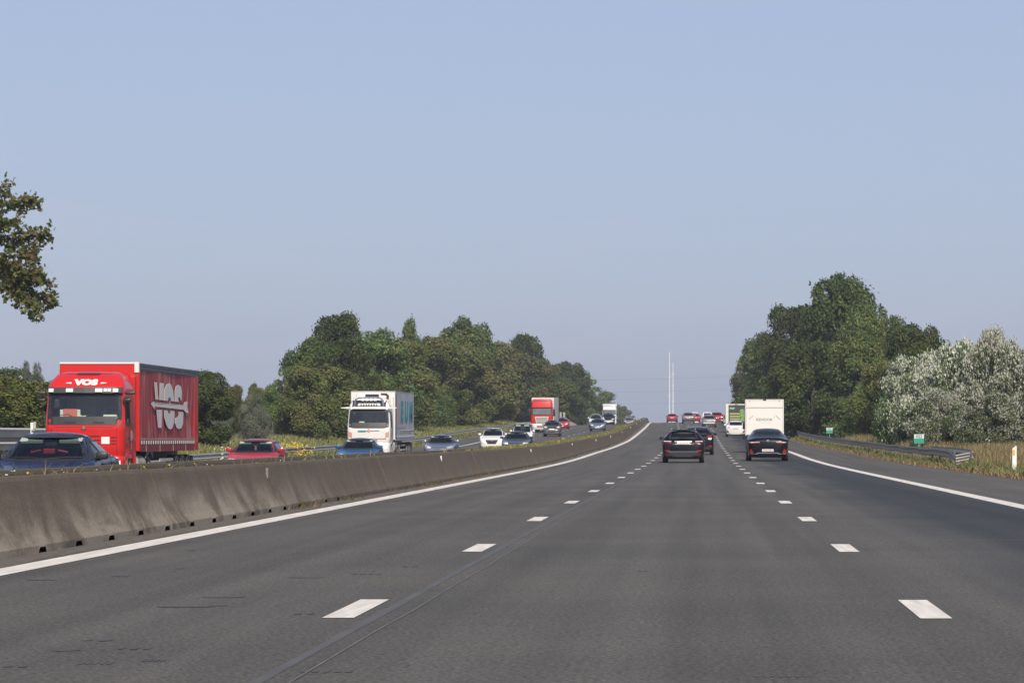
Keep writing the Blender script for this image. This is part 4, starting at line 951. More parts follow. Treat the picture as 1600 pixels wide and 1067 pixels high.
# ---- big red curtain-sider
P_LRED = paint('lorry_red', (.56, .014, .012)); LW_ = mat('print_white', (.66, .64, .60), .6)
def curtain_mat():
    m, n, l, b = nodes_of('dirty_red_curtain')
    t = N(n, 'ShaderNodeTexCoord'); mp1 = N(n, 'ShaderNodeMapping'); mp1.inputs['Scale'].default_value = (1, 2.6, .22); l.new(t.outputs['Object'], mp1.inputs[0])
    s = N(n, 'ShaderNodeTexNoise', i2=1.7, i3=7.0); l.new(mp1.outputs[0], s.inputs[0])
    r = N(n, 'ShaderNodeValToRGB'); e = r.color_ramp.elements; e[0].position = .38; e[0].color = (.22, .012, .016, 1); e[1].position = .66; e[1].color = (.46, .21, .19, 1)
    q = e.new(.52); q.color = (.36, .03, .032, 1)
    l.new(s.outputs[0], r.inputs[0]); l.new(r.outputs[0], b.inputs['Base Color']); b.inputs['Roughness'].default_value = .55
    return m
CURT = curtain_mat()
def red_lorry():
    root = tag(empty('curtain_lorry'), 'big red articulated lorry with white VOS lettering, nearest lorry on the left', 'lorry')
    lv = [(.92, 1.22, .10, 2.15), (1.2, 1.24, .03, 2.2), (1.9, 1.25, .0, 2.2), (2.06, 1.25, .03, 2.2), (2.95, 1.22, .20, 2.2), (3.16, 1.21, .26, 2.2), (3.36, 1.15, .50, 2.2), (3.58, 1.02, .86, 2.1), (3.66, .85, 1.15, 2.0)]
    ws = [(-1.13, 2.18), (1.13, 2.18), (1.09, 2.94), (-1.09, 2.94)]
    sw = [(.40, 2.05), (1.15, 1.98), (1.15, 2.82), (.42, 2.82)]
    bvh = cabin(root, shell(lv), False, ws, sw, P_LRED, GLASS_TRUCK)
    patch(bvh, 'front', [(-1.16, 1.98), (1.16, 1.98), (1.17, 2.13), (-1.17, 2.13)], BLACK, 'cowl_panel', root, .016, .2, .015)
    for x in (-.62, .28): patch(bvh, 'front', quad(x, x+.36, 2.03, 2.08), mat('vent_black', (.006, .006, .007), .6), 'cowl_vent', root, .03, .4, .01)
    v_ = patch(bvh, 'front', [(-1.17, 2.98), (1.17, 2.98), (1.16, 3.16), (-1.16, 3.16)], BLACK, 'sun_visor', root, .16, .2, .15)
    for x in (-1.05, -.46, .46, .98):
        patch(bvh, 'front', quad(x-(.11 if abs(x) < .6 else .08), x+(.11 if abs(x) < .6 else .08), 3.01, 3.12), LENS, 'spot_light', v_, .20, .4, .04)
    for x in (.66, .78): patch(bvh, 'front', quad(x-.05, x+.05, 3.03, 3.12), LENS, 'spot_light', v_, .18, .4, .02)
    patch(bvh, 'front', quad(-.36, .36, 3.56, 3.62), BLACK, 'roof_hatch', root, .03, .3, .03)
    patch(bvh, 'front', quad(-.92, .92, 3.585, 3.60), mat('seam_dark', (.10, .01, .01), .6), 'roof_seam', root, .012, .3)
    proj_mesh(bvh, 'front', text_mesh('VOS', .23, .020, 1.6, 0), 0, 3.31, LW_, 'lettering', root, .03)
    for s in (-1, 1):
        patch(bvh, 'front', [(s*.46, 3.27), (s*.64, 3.29), (s*.64, 3.31), (s*.46, 3.32)], LW_, 'arrow_print', root, .03, .4)
    # brand star, panel gaps, number board
    patch(bvh, 'front', [(0, 1.94), (.03, 1.88), (.10, 1.86), (.03, 1.83), (0, 1.78), (-.03, 1.83), (-.10, 1.86), (-.03, 1.88)], CHROME, 'badge', root, .03, .3, .02)
    patch(bvh, 'front', quad(.55, .80, 1.38, 1.60), PLATE, 'white_board', root, .03, .4, .02)
    for z in (1.62, 1.50, 1.38): patch(bvh, 'front', quad(-.80, .50, z-.02, z+.02), mat('slot_dark', (.07, .008, .008), .6), 'grille_slot', root, .012, .3)
    for z in (1.58, 1.48, 1.38): patch(bvh, 'front', quad(.84, 1.0, z-.015, z+.015), mat('slot_dark', (.07, .008, .008), .6), 'grille_slot', root, .012, .3)
    patch(bvh, 'front', [(-1.18, 1.90), (1.18, 1.90), (1.18, 1.915), (-1.18, 1.915)], mat('slot_dark'), 'panel_gap', root, .008, .3)
    for s in (-1, 1): patch(bvh, 'front', [(s*1.02, .98), (s*1.035, .98), (s*1.035, 1.9), (s*1.02, 1.9)], mat('slot_dark'), 'panel_gap', root, .008, .3)
    lb = shell([(.28, 1.16, .12, .85), (.36, 1.23, .02, .88), (.90, 1.25, -.02, .92), (.985, 1.24, .02, .92)], .25)
    bb = BVHTree.FromBMesh(lb); smooth_obj('bumper', lb, P_LRED, root)
    for s in (-1, 1):
        patch(bb, 'front', [(s*.74, .62), (s*1.14, .66), (s*1.14, .86), (s*.78, .82)], LENS, 'headlight', root, .02, .2, .02)
    patch(bb, 'front', quad(-.62, .62, .42, .80), BLACK, 'lower_grille', root, .014, .3, .01)
    patch(bb, 'front', quad(-.26, .26, .46, .57), PLATE, 'number_plate', root, .03, .6, .02)
    for s in (-1, 1):
        MB().prism([(.9, .95), (1.0, 1.02), (1.42, 1.12), (1.9, 1.0), (2.05, .7), (2.2, .45), (2.35, .45), (2.2, 1.2), (.9, 1.2)], 'x', s*1.245, s*.85).build('wheel_arch', P_LRED, root)
        MB().box(s*1.15-.09, s*1.15+.09, 2.15, 2.45, .45, 3.55, .03).build('side_fairing', P_LRED, root)
        for i, (a_, b_) in enumerate(((-.62, -.1), (.1, .66))):
            if s == 1: MB().tube([(b_-.05, .09, 2.13), (b_-.45 if i else b_-.42, .12, 2.30)], .014, 5).build('wiper_arm', BLACK, root); MB().tube([(a_-.18, .11, 2.27), (b_-.42, .13, 2.31)], .012, 5).build('wiper_blade', BLACK, root)
        MB().box(s*1.10-.05, s*1.10+.05, 1.1, 1.25, .98, 1.16, .02).build('step_light', ORANGELENS, root)
    proj_mesh(bvh, 'right', text_mesh('VOS', .19, .008, .9, 0), 1.32, 1.72, LW_, 'door_lettering', root, .03)
    proj_mesh(bvh, 'right', text_mesh('VOS', .19, .008, .9, 0), 1.32, 1.54, LW_, 'door_lettering', root, .03)
    patch(bvh, 'right', quad(1.10, 1.54, 1.625, 1.645), LW_, 'door_arrow', root, .032, .3); patch(bvh, 'right', quad(1.30, 1.34, 1.2, 1.42), LW_, 'door_print', root, .03, .3)
    MB().box(-.72, -.28, .40, .44, 2.20, 2.48, .01, Matrix.Rotation(R(-10), 4, 'X')).build('windscreen_card', mat('card_red', (.55, .12, .09), .7), root)
    for x in (-.77, -.23): MB().box(x-.05, x+.05, .38, .41, 2.20, 2.46, .01).build('card_edge', LW_, root)
    MB().box(-.20, .0, .35, .45, 2.15, 2.28, .01).box(.55, .98, .30, .45, 2.15, 2.30, .02).build('dashboard_papers', LW_, root)
    MB().box(-.98, -.80, .24, .26, 2.52, 2.80, .04).build('toll_box', BLACK, root)
    for s in (-1, 1):
        MB().box(s*1.40-.16, s*1.40+.16, .20, .40, 2.93, 3.02, .03).box(s*1.34-.14, s*1.34+.10, .12, .30, 2.70, 2.80, .03).build('camera_mirror', BLACK, root, True)
    # trailer
    ty, TL, hw = 2.75, 13.0, 1.275; TH, TB = 4.0, 1.14
    MB().box(-hw, hw, ty, ty+.10, TB, TH-.06, .02).build('bulkhead', P_LRED, root)
    MB().box(-hw, hw, ty-.03, ty+.14, TH-.06, TH+.0, .015).build('front_roof_edge', LW_, root)
    MB().box(hw-.14, hw+.012, ty-.05, ty+.12, TH-.34, TH+.005, .02).build('roof_corner', LW_, root)
    MB().box(-hw+.02, hw-.02, ty+.1, ty+TL-.05, TH-.10, TH-.02).build('roof', mat('trailer_roof', (.45, .45, .44), .7), root)
    MB().box(-hw+.05, hw-.05, ty+.1, ty+TL-.02, TB, TB+.14).build('load_floor', BLACK, root)
    MB().box(-hw, hw, ty+TL-.06, ty+TL, TB, TH-.06, .01).build('rear_doors', P_LRED, root)
    for s in (-1, 1):
        MB().box(s*(hw-.015)-.03, s*(hw-.015)+.03, ty+.12, ty+TL, TH-.24, TH-.13).box(s*(hw-.02)-.03, s*(hw-.02)+.03, ty+.12, ty+TL, TH-.115, TH-.03).build('roof_rail', mat('rail_dark', (.035, .04, .05), .5, noise=(2, .6, (.10, .10, .11))), root)
        MB().box(s*(hw-.03)-.04, s*(hw-.03)+.04, ty+TL-.95 if s > 0 else ty+TL-.3, ty+TL-.0, TB, TH-.24, .01).build('corner_post', P_LRED, root)
        MB().box(s*(hw-.03)-.04, s*(hw-.03)+.04, ty+.02, ty+.32, TB, TH-.24, .01).build('corner_post', P_LRED, root)
        # curtain: rippled sheet
        v = []; f = []; ys = np.arange(ty+.30, ty+TL-.9, .10); zs = np.linspace(TB+.42, TH-.23, 14)
        for i, y in enumerate(ys):
            for j, z in enumerate(zs):
                w = .012*math.sin(y*9 + math.sin(z*2)) + .010*math.sin(y*23+z) + .014*math.sin(z*2.2+y*.9)
                v.append((s*(hw - .015 + w), y, z))
        k = len(zs)
        for i in range(len(ys)-1):
            for j in range(k-1): q = i*k+j; f.append((q, q+k, q+k+1, q+1) if s < 0 else (q, q+1, q+k+1, q+k))
        pydata('curtain', v, f, CURT, root, smooth=True)
        MB().box(s*(hw-.01)-.012, s*(hw-.01)+.012, ty+.3, ty+TL-.9, TB+.36, TB+.42).build('curtain_hem', mat('hem_pale', (.42, .32, .30), .8, noise=(4, .9, (.25, .10, .09))), root)
        MB().box(s*(hw-.03)-.012, s*(hw-.03)+.012, ty+.3, ty+TL-.9, TB-.02, TB+.37).build('curtain_skirt', mat('skirt_maroon', (.16, .012, .03), .6, noise=(3, .7, (.24, .06, .06))), root)
        for i in range(25 if s > 0 else 0):
            y = ty+.5+i*.475
            b_ = MB().box(s*hw, s*hw+.03, y-.06, y+.10, TB+.22, TB+.34, .01).build('buckle', mat('buckle_metal', (.45, .38, .36), .5), root)
            MB().box(s*hw, s*hw+.012, y-.02, y+.03, TB-.02, TB+.22).build('strap', mat('strap_tan' if i % 6 == 2 else 'strap_maroon', (.40, .26, .14) if i % 6 == 2 else (.14, .02, .03), .8), b_)
    lorry_running_gear(root, ty, TL)
    X, y0 = -19.38, 107.6
    place(root, X, y0)
    # the big VOS logo: measured off the side of the trailer
    XS = X + hw
    def side(cx, cy):
        xp = 225 + cx/7.116; yp = 570 + cy/7.113; dd = XS * F / (xp - VX)
        return dd - y0, CAMZ + (VY - yp) * dd / F - (root.location.z + (dd-y0)*math.tan(root.rotation_euler.x))
    L_ = {'letter_v': [[(105, 193), (133, 193), (152, 385), (120, 385)], [(168, 200), (214, 202), (208, 392), (165, 390)], [(131, 498), (195, 500), (185, 700), (148, 697)]],
          'letter_o': [[(214, 396), (222, 262), (240, 218), (266, 203), (290, 215), (312, 275), (328, 405), (292, 402), (288, 372), (275, 358), (262, 372), (255, 400)],
                       [(215, 503), (256, 506), (262, 540), (284, 548), (296, 509), (331, 515), (326, 640), (306, 702), (285, 717), (260, 705), (236, 660), (218, 590)]],
          'letter_s': [[(335, 408), (334, 300), (345, 238), (370, 220), (400, 237), (412, 290), (408, 385), (400, 402), (388, 360), (374, 360), (372, 385), (380, 412)],
                       [(368, 520), (430, 526), (424, 655), (408, 700), (375, 713), (350, 695), (338, 650), (340, 590), (366, 580), (376, 560)]],
          'arrow': [[(66, 432), (100, 408), (112, 432), (425, 455), (448, 408), (476, 410), (472, 465), (487, 535), (455, 530), (432, 498), (112, 462), (106, 488)],
                    [(112, 416), (440, 448), (438, 455), (112, 424)]]}
    for nm, ps in L_.items():
        mb = MB()
        for p in ps: mb.prism([side(*q) for q in p], 'x', hw+.022, hw+.030)
        mb.build(nm, LW_, root)
    return root
red_lorry()

# ---- white refrigerated lorry
TEAL = mat('teal_print', (.02, .27, .30), .5); ORNG = mat('orange_print', (.62, .28, .20), .6); FADED = mat('faded_print', (.30, .29, .32), .6)
def fridge_mat(): return mat('dirty_white_box', (.50, .50, .51), .5, noise=(1.2, .8, (.36, .35, .37)))
def white_lorry():
    root = tag(empty('refrigerated_lorry'), 'white refrigerated lorry with teal letters on its trailer, behind the blue car', 'lorry')
    W_ = paint('lorry_white', (.74, .71, .66))
    lv = [(.95, 1.20, .10, 2.15), (1.2, 1.24, .03, 2.2), (1.75, 1.25, .0, 2.2), (2.0, 1.25, .05, 2.2), (2.95, 1.20, .28, 2.2), (3.05, 1.19, .30, 2.2), (3.2, 1.15, .40, 2.2), (3.5, 1.02, .62, 2.15), (3.62, .80, .95, 2.0)]
    ws = [(-1.12, 2.12), (1.12, 2.12), (1.06, 2.90), (-1.06, 2.90)]
    sw = [(.45, 2.0), (1.15, 1.92), (1.15, 2.80), (.50, 2.80)]
    bvh = cabin(root, shell(lv), False, ws, sw, W_, GLASS_TRUCK)
    patch(bvh, 'front', [(-1.14, 1.92), (-.85, 1.86), (.85, 1.86), (1.14, 1.92), (1.17, 2.08), (-1.17, 2.08)], BLACK, 'cowl_panel', root, .016, .2, .015)
    patch(bvh, 'front', [(-.95, 2.98), (.95, 2.98), (.90, 3.10), (-.90, 3.10)], W_, 'sun_visor', root, .20, .2, .18)
    patch(bvh, 'front', [(-1.14, 2.94), (1.14, 2.94), (1.10, 3.32), (.96, 3.48), (-.96, 3.48), (-1.10, 3.32)], BLACK, 'roof_glass', root, .014, .2, .01)
    patch(bvh, 'front', [(-.66, 3.16), (.66, 3.16), (.62, 3.30), (-.62, 3.30)], LW_, 'name_board', root, .06, .3, .04)
    for i in range(7): MB().box(-.50+.15*i, -.41+.15*i, .262, .275, 3.20, 3.26).build('faded_mark', BLACK, root)
    bar = MB().tube([(-.85, .30, 3.05), (-.78, .28, 3.5), (-.62, .34, 3.62), (.62, .34, 3.62), (.78, .28, 3.5), (.85, .30, 3.05)], .05, 8).build('light_bar', CHROME, root)
    for x in (-.36, -.12, .12, .36): MB().box(x-.09, x+.09, .24, .30, 3.44, 3.56, .02).build('spot_light', LENS, bar)
    patch(bvh, 'front', quad(-.62, .62, 1.70, 1.74), TEAL, 'teal_stripe', root, .02, .3); patch(bvh, 'front', quad(-.62, -.16, 1.64, 1.70), TEAL, 'teal_stripe', root, .02, .3)
    patch(bvh, 'front', [(-.06, 1.64), (.06, 1.64), (.09, 1.74), (0, 1.86), (-.09, 1.74)], ORNG, 'badge', root, .03, .3, .01)
    for s in (-1, 1):
        patch(bvh, 'front', [(s*.96, 1.30), (s*1.16, 1.36), (s*1.16, 1.66), (s*.98, 1.60)], ORNG, 'orange_graphic', root, .02, .3)
    patch(bvh, 'front', quad(-1.0, 1.0, 1.24, 1.27), BLACK, 'panel_gap', root, .012, .3)
    for z in (1.08, 1.16): patch(bvh, 'front', quad(-.5, .5, z, z+.03), BLACK, 'grille_slot', root, .012, .3)
    lb = shell([(.28, 1.16, .14, .85), (.36, 1.22, .02, .88), (.92, 1.24, -.02, .92), (1.0, 1.22, .02, .92)], .3); bb = BVHTree.FromBMesh(lb); smooth_obj('bumper', lb, W_, root)
    for s in (-1, 1):
        patch(bb, 'front', [(s*.80, .60), (s*1.12, .70), (s*1.14, .95), (s*1.04, .92)], LENS, 'headlight', root, .02, .2, .02)
        patch(bb, 'front', [(s*.70, .40), (s*.92, .50), (s*.90, .53), (s*.70, .44)], BLACK, 'bumper_slot', root, .014, .3)
    patch(bb, 'front', quad(-.5, .5, .48, .82), BLACK, 'lower_grille', root, .014, .3)
    for s in (-1, 1):
        MB().prism([(.9, .95), (1.0, 1.02), (1.42, 1.12), (1.9, 1.0), (2.05, .7), (2.2, .45), (2.35, .45), (2.2, 1.2), (.9, 1.2)], 'x', s*1.235, s*.85).build('wheel_arch', W_, root)
        MB().prism([(s*1.15, 2.98), (s*1.62, 3.02), (s*1.62, 3.06), (s*1.15, 3.10)], 'y', .12, .32).build('camera_mirror', W_, root)
        MB().box(s*1.15-.07, s*1.15+.07, 2.1, 2.5, 1.1, 3.7, .03).build('side_fairing', W_, root)
    MB().box(-.58, -.28, .40, .42, 2.12, 2.26).build('windscreen_card', LW_, root); MB().box(-.95, -.75, .3, .34, 2.62, 2.78, .03).build('toll_box', BLACK, root)
    ty, TL, hw = 2.75, 13.0, 1.3
    MB().box(-hw, hw, ty, ty+TL, 1.16, 3.98, .03).build('trailer_box', fridge_mat(), root)
    MB().box(-hw+.02, hw-.02, ty-.02, ty, 1.2, 3.94, .0).build('front_panel', W_, root)
    MB().box(-hw-.01, hw+.01, ty-.01, ty+TL+.01, 3.985, 4.02).build('roof_edge', W_, root)
    for s in (-1, 1): MB().box(s*(hw+.004)-.012, s*(hw+.004)+.012, ty, ty+TL, 1.12, 1.20).build('side_rail', mat('rail_violet_grey', (.36, .33, .38), .5), root)
    MB().box(hw+.001, hw+.014, ty+.02, ty+.9, 1.25, 3.9).build('front_side_panel', mat('panel_slate', (.15, .17, .24), .5), root)
    MB().box(-.95, .95, ty-.55, ty, 2.75, 3.92, .10).build('fridge_unit', W_, root)
    MB().box(-.40, .40, ty-.57, ty-.55, 3.6, 3.85).build('fridge_grille', BLACK, root)
    MB().prism([(.55, 3.3), (.95, 3.3), (.98, 3.75), (.85, 3.9), (.5, 3.9), (.5, 3.82), (.8, 3.8), (.88, 3.7)], 'y', ty-.60, ty-.56).build('fridge_trim', BLACK, root)
    # lettering: a thin orange stroke, then teal KEES-like tall letters
    def bars(name, m, lst):
        mb = MB()
        for a_, b_, c, q in lst: mb.box(hw+.016, hw+.022, ty+a_, ty+b_, c, q)
        return mb.build(name, m, root)
    bars('orange_stroke', ORNG, [(2.1, 2.55, 2.15, 3.3)])
    for s_, y in (('E', 4.35), ('U', 7.5), ('M', 10.7)):
        me = text_mesh(s_, 1.62, .10, 1.9, .004); me.materials.clear(); me.materials.append(TEAL); o = bpy.data.objects.new('letter_' + s_.lower(), me); COL.objects.link(o); o.parent = root
        o.location = (hw+.02, ty+y, 2.76); o.rotation_euler = (R(90), 0, R(90))
    bars('faded_lettering', FADED, [(1.5 + .45*i, 1.8 + .45*i, 1.86 - .0, 1.96) for i in range(12)] + [(3.0 + .5*i, 3.35 + .5*i, 1.58, 1.64) for i in range(16)])
    bars('white_band', LW_, [(3.6, 12.9, 1.70, 1.76), (1.0, 12.9, 1.30, 1.42)])
    lorry_running_gear(root, ty, TL)
    for y, z in ((2.9, .8), (4.0, .82)): MB().box(1.0, 1.26, y, y+.5, z-.3, z+.25, .06).build('side_box', GALV_PALE, root)
    place(root, -19.25, 198.3)
white_lorry()

def other_lorry(label, X, y, cabm, name, trailer, lod=1):
    root = tag(empty(name), label, 'lorry')
    lv = [(.95, 1.20, .10, 2.15), (1.2, 1.24, .03, 2.2), (1.9, 1.25, .0, 2.2), (2.9, 1.22, .12, 2.2), (3.0, 1.2, .14, 2.2), (3.3, 1.18, .2, 2.2), (3.75, 1.08, .32, 2.15), (3.82, .9, .6, 2.0)]
    ws = [(-1.10, 2.02), (1.10, 2.02), (1.08, 2.80), (-1.08, 2.80)]; sw = [(.40, 1.95), (1.15, 1.9), (1.15, 2.75), (.42, 2.75)]
    bm = shell(lv, step=.18); bvh = cabin(root, bm, True, ws, sw, cabm, mat('truck_glass_far', (.10, .12, .115), .08, 0, 1.0, noise=(2, .5, (.2, .22, .2))))
    patch(bvh, 'front', [(-1.16, 2.86), (1.16, 2.86), (1.15, 3.0), (-1.15, 3.0)], cabm, 'sun_visor', root, .16, .2, .15)
    patch(bvh, 'front', [(-.9, 3.55), (.9, 3.55), (.88, 3.62), (-.88, 3.62)], mat('slot_dark'), 'roof_seam', root, .012, .3)
    gw = [(-.62, 1.02), (.62, 1.02), (.80, 1.80), (-.80, 1.80)]
    patch(bvh, 'front', gw, LW_, 'grille_panel', root, .03, .2, .02)
    for i in range(5):
        z = 1.08 + .14*i; w = .58 + .03*i
        patch(bvh, 'front', quad(-w, w, z, z+.06), BLACK, 'grille_slot', root, .04, .4, .01)
    lb = shell([(.28, 1.16, .14, .85), (.36, 1.22, .02, .88), (.92, 1.24, -.02, .92), (1.0, 1.22, .02, .92)], .3, step=.2); bb = BVHTree.FromBMesh(lb); smooth_obj('bumper', lb, LW_ if cabm is P_LRED else cabm, root)
    patch(bb, 'front', quad(-1.15, 1.15, .28, .48), BLACK, 'bumper_lip', root, .02, .3, .01)
    patch(bb, 'front', quad(-.55, .55, .60, .74), BLACK, 'grille_slot', root, .02, .3); patch(bb, 'front', quad(-.26, .26, .49, .58), PLATE, 'number_plate', root, .03, .5, .01)
    for s in (-1, 1): patch(bb, 'front', [(s*.76, .60), (s*1.12, .62), (s*1.12, .82), (s*.80, .80)], LENS, 'headlight', root, .02, .3, .02)
    truck_mirrors(root, BLACK, True, 2.85)
    ty, TL, hw = 2.75, 13.0, 1.275
    MB().box(-hw, hw, ty, ty+TL, 1.16, 3.98, .02).build('trailer_box', trailer, root); MB().box(-hw, hw, ty-.03, ty, 3.6, 3.98).build('front_roof_edge', LW_, root)
    MB().box(hw-.02, hw+.02, ty-.02, ty+.25, 1.2, 3.97).build('corner_post', LW_, root)
    lorry_running_gear(root, ty, TL, n=12); place(root, X, y)
other_lorry('red and white lorry with a grey trailer, middle of the oncoming traffic', -18.35, 394, P_LRED, 'articulated_lorry', mat('grey_trailer', (.60, .58, .53), .6, noise=(1, .4, (.45, .43, .4))))
other_lorry('farthest white lorry with a dark trailer at the foot of the trees', -16.6, 618, P_VANW, 'articulated_lorry', mat('dark_trailer', (.05, .055, .065), .6))

# ---- white box van going our way
def box_van(label, X, d, W, H, zb, m, name, draw, L=4.4):
    root = tag(empty(name, (X, d, G(X, d))), label, 'van'); root.rotation_euler.x = math.atan((G(X, d+6)-G(X, d))/6)
    hw = W/2; draw(root, hw, H, zb)
    for sx in (-1, 1):
        wheel(root, sx*(hw-.22), 1.1, .36, .36, 16); wheel(root, sx*(hw-.30), L+1.0, .35, .24, 16)
        MB().box(sx*(hw-.20)-.12, sx*(hw-.20)+.12, .02, .06, .58, .72, .015).build('tail_light', REDLENS, root)
        MB().box(sx*(hw+.02)-.08, sx*(hw+.02)+.08, L+.8, L+1.0, 1.35, 1.7, .03).build('wing_mirror', BLACK, root)
    MB().box(-.45, -.3, .1, L+1.2, .5, .75).box(.3, .45, .1, L+1.2, .5, .75).build('chassis', BLACK, root)
    lb = shell([(.4, .92, 0, 2.2), (1.0, .98, 0, 2.2), (1.3, .98, .05, 2.1), (2.1, .85, .1, 1.4)], .15, step=.3)
    for v in lb.verts: v.co.y = L + 2.2 - v.co.y
    bmesh.ops.reverse_faces(lb, faces=lb.faces); smooth_obj('cab', lb, m, root)
    MB().box(-hw+.1, hw-.1, -.02, .08, .42, .54, .02).build('bumper', LW_, root)
    MB().box(-.26, .26, -.035, -.02, .56, .67).build('number_plate', PLATE, root)
    return root
BOXW = mat('box_white', (.74, .71, .655), .45, noise=(.8, .5, (.66, .63, .58)))
def kendor(root, hw, H, zb):
    MB().box(-hw, hw, .03, 4.4, zb, H, .03).build('box_body', BOXW, root)
    s1 = MB().box(-hw+.06, hw-.06, .0, .03, zb+.02, H-.52, .008).build('tail_lift', BOXW, root); MB().box(-hw+.06, hw-.06, .005, .03, H-.47, H-.06, .008).build('upper_door', BOXW, root)
    MB().box(-hw, hw, .018, .028, H-.52, H-.47).build('door_gap', mat('gap_grey', (.28, .29, .30), .7), root)
    for sx in (-1, 1):
        MB().box(sx*(hw-.02)-.03, sx*(hw-.02)+.03, -.01, .03, zb, H-.03, .01).build('corner_frame', BOXW, root)
        MB().tube([(sx*.92, -.01, zb+.92), (sx*.66, -.012, zb+1.14)], .012, 6).build('lift_arm_mark', mat('gap_grey'), root)
        MB().box(sx*.86-.02, sx*.86+.02, -.004, .03, H-.16, H-.07).build('hinge', mat('gap_grey'), root)
    MB().box(-.09, .09, -.02, .03, H-.07, H+.015, .01).build('rear_camera', BLACK, root)
    MB().box(-hw, hw, -.015, .03, H-.05, H, .01).build('top_frame', BOXW, root)
    text(root, 'KENDOR', .215, mat('print_grey', (.22, .23, .24), .6), (-.02, -.004, zb+.90), (R(90), 0, 0), .004, 1.08)
    MB().prism([(.52, zb+1.02), (.56, zb+.96), (.60, zb+1.05), (.57, zb+1.12)], 'y', -.006, -.003).build('leaf_logo', mat('print_pale', (.5, .56, .55), .6), root)
    MB().box(-.35, .32, -.006, -.003, zb+.69, zb+.705).build('strap_line', mat('print_pale'), root)
    for sx in (-1, 1): MB().box(sx*(hw-.18)-.10, sx*(hw-.18)+.10, -.02, .0, zb-.30, zb-.16, .02).build('reverse_light', LENS, root)
box_van('white box van lettered KENDOR on its rear, ahead of the black luxury saloon', 3.68, 200, 2.22, 3.10, 1.02, P_WHITE, 'box_van', kendor)
def veg(root, hw, H, zb):
    fr = mat('frame_cream', (.70, .68, .60), .5)
    MB().box(-hw, hw, .03, 5.0, zb, H, .02).build('box_body', fr, root)
    MB().box(-hw, -hw+.30, -.01, .03, zb, H, .02).build('door_frame', fr, root); MB().box(-hw+.3, hw, -.01, .03, H-.10, H, .01).build('door_frame', fr, root)
    MB().box(-hw+.30, hw-.05, .0, .025, zb+.05, H-.10).build('door_panel', mat('panel_charcoal', (.05, .055, .05), .5), root)
    MB().box(-.2, .1, -.03, .03, H-.10, H+.03, .02).build('rear_camera', mat('dusty_pink', (.4, .3, .3), .7), root)
    gp = mat('print_leaf_green', (.10, .22, .06), .6, noise=(5, .9, (.28, .42, .14))); yp = mat('print_yellow_green', (.36, .38, .14), .6); tg = mat('print_pale_green', (.30, .48, .36), .6)
    MB().prism([(-.80, H-.48), (-.62, H-.30), (-.5, H-.42), (-.36, H-.32), (-.16, H-.40), (-.30, H-.50), (-.44, H-.56), (-.56, H-.50)], 'y', -.006, -.001).build('printed_mark', tg, root)
    for i in range(4): MB().box(-.72, .34, -.006, -.001, zb+.42+.27*i, zb+.58+.27*i).build('printed_row', yp, root)
    for (a_, b_, w, h) in ((.55, H-.75, .26, .26), (.62, H-1.15, .30, .26), (.58, H-1.6, .26, .22), (.85, H-1.0, .25, .3)):
        pts_ = [(a_ + w*math.cos(t)*(1+.2*math.sin(5*t)), b_ + h*math.sin(t)) for t in np.linspace(0, 2*math.pi, 15)[:-1]]
        MB().prism(pts_, 'y', -.008 - a_*.002, -.001).build('printed_leaf', gp, root)
box_van('box lorry with a dark rear door printed with greens, behind the white crossover', 3.63, 352, 2.30, 2.92, .62, P_WHITE, 'box_van', veg, 5.0)

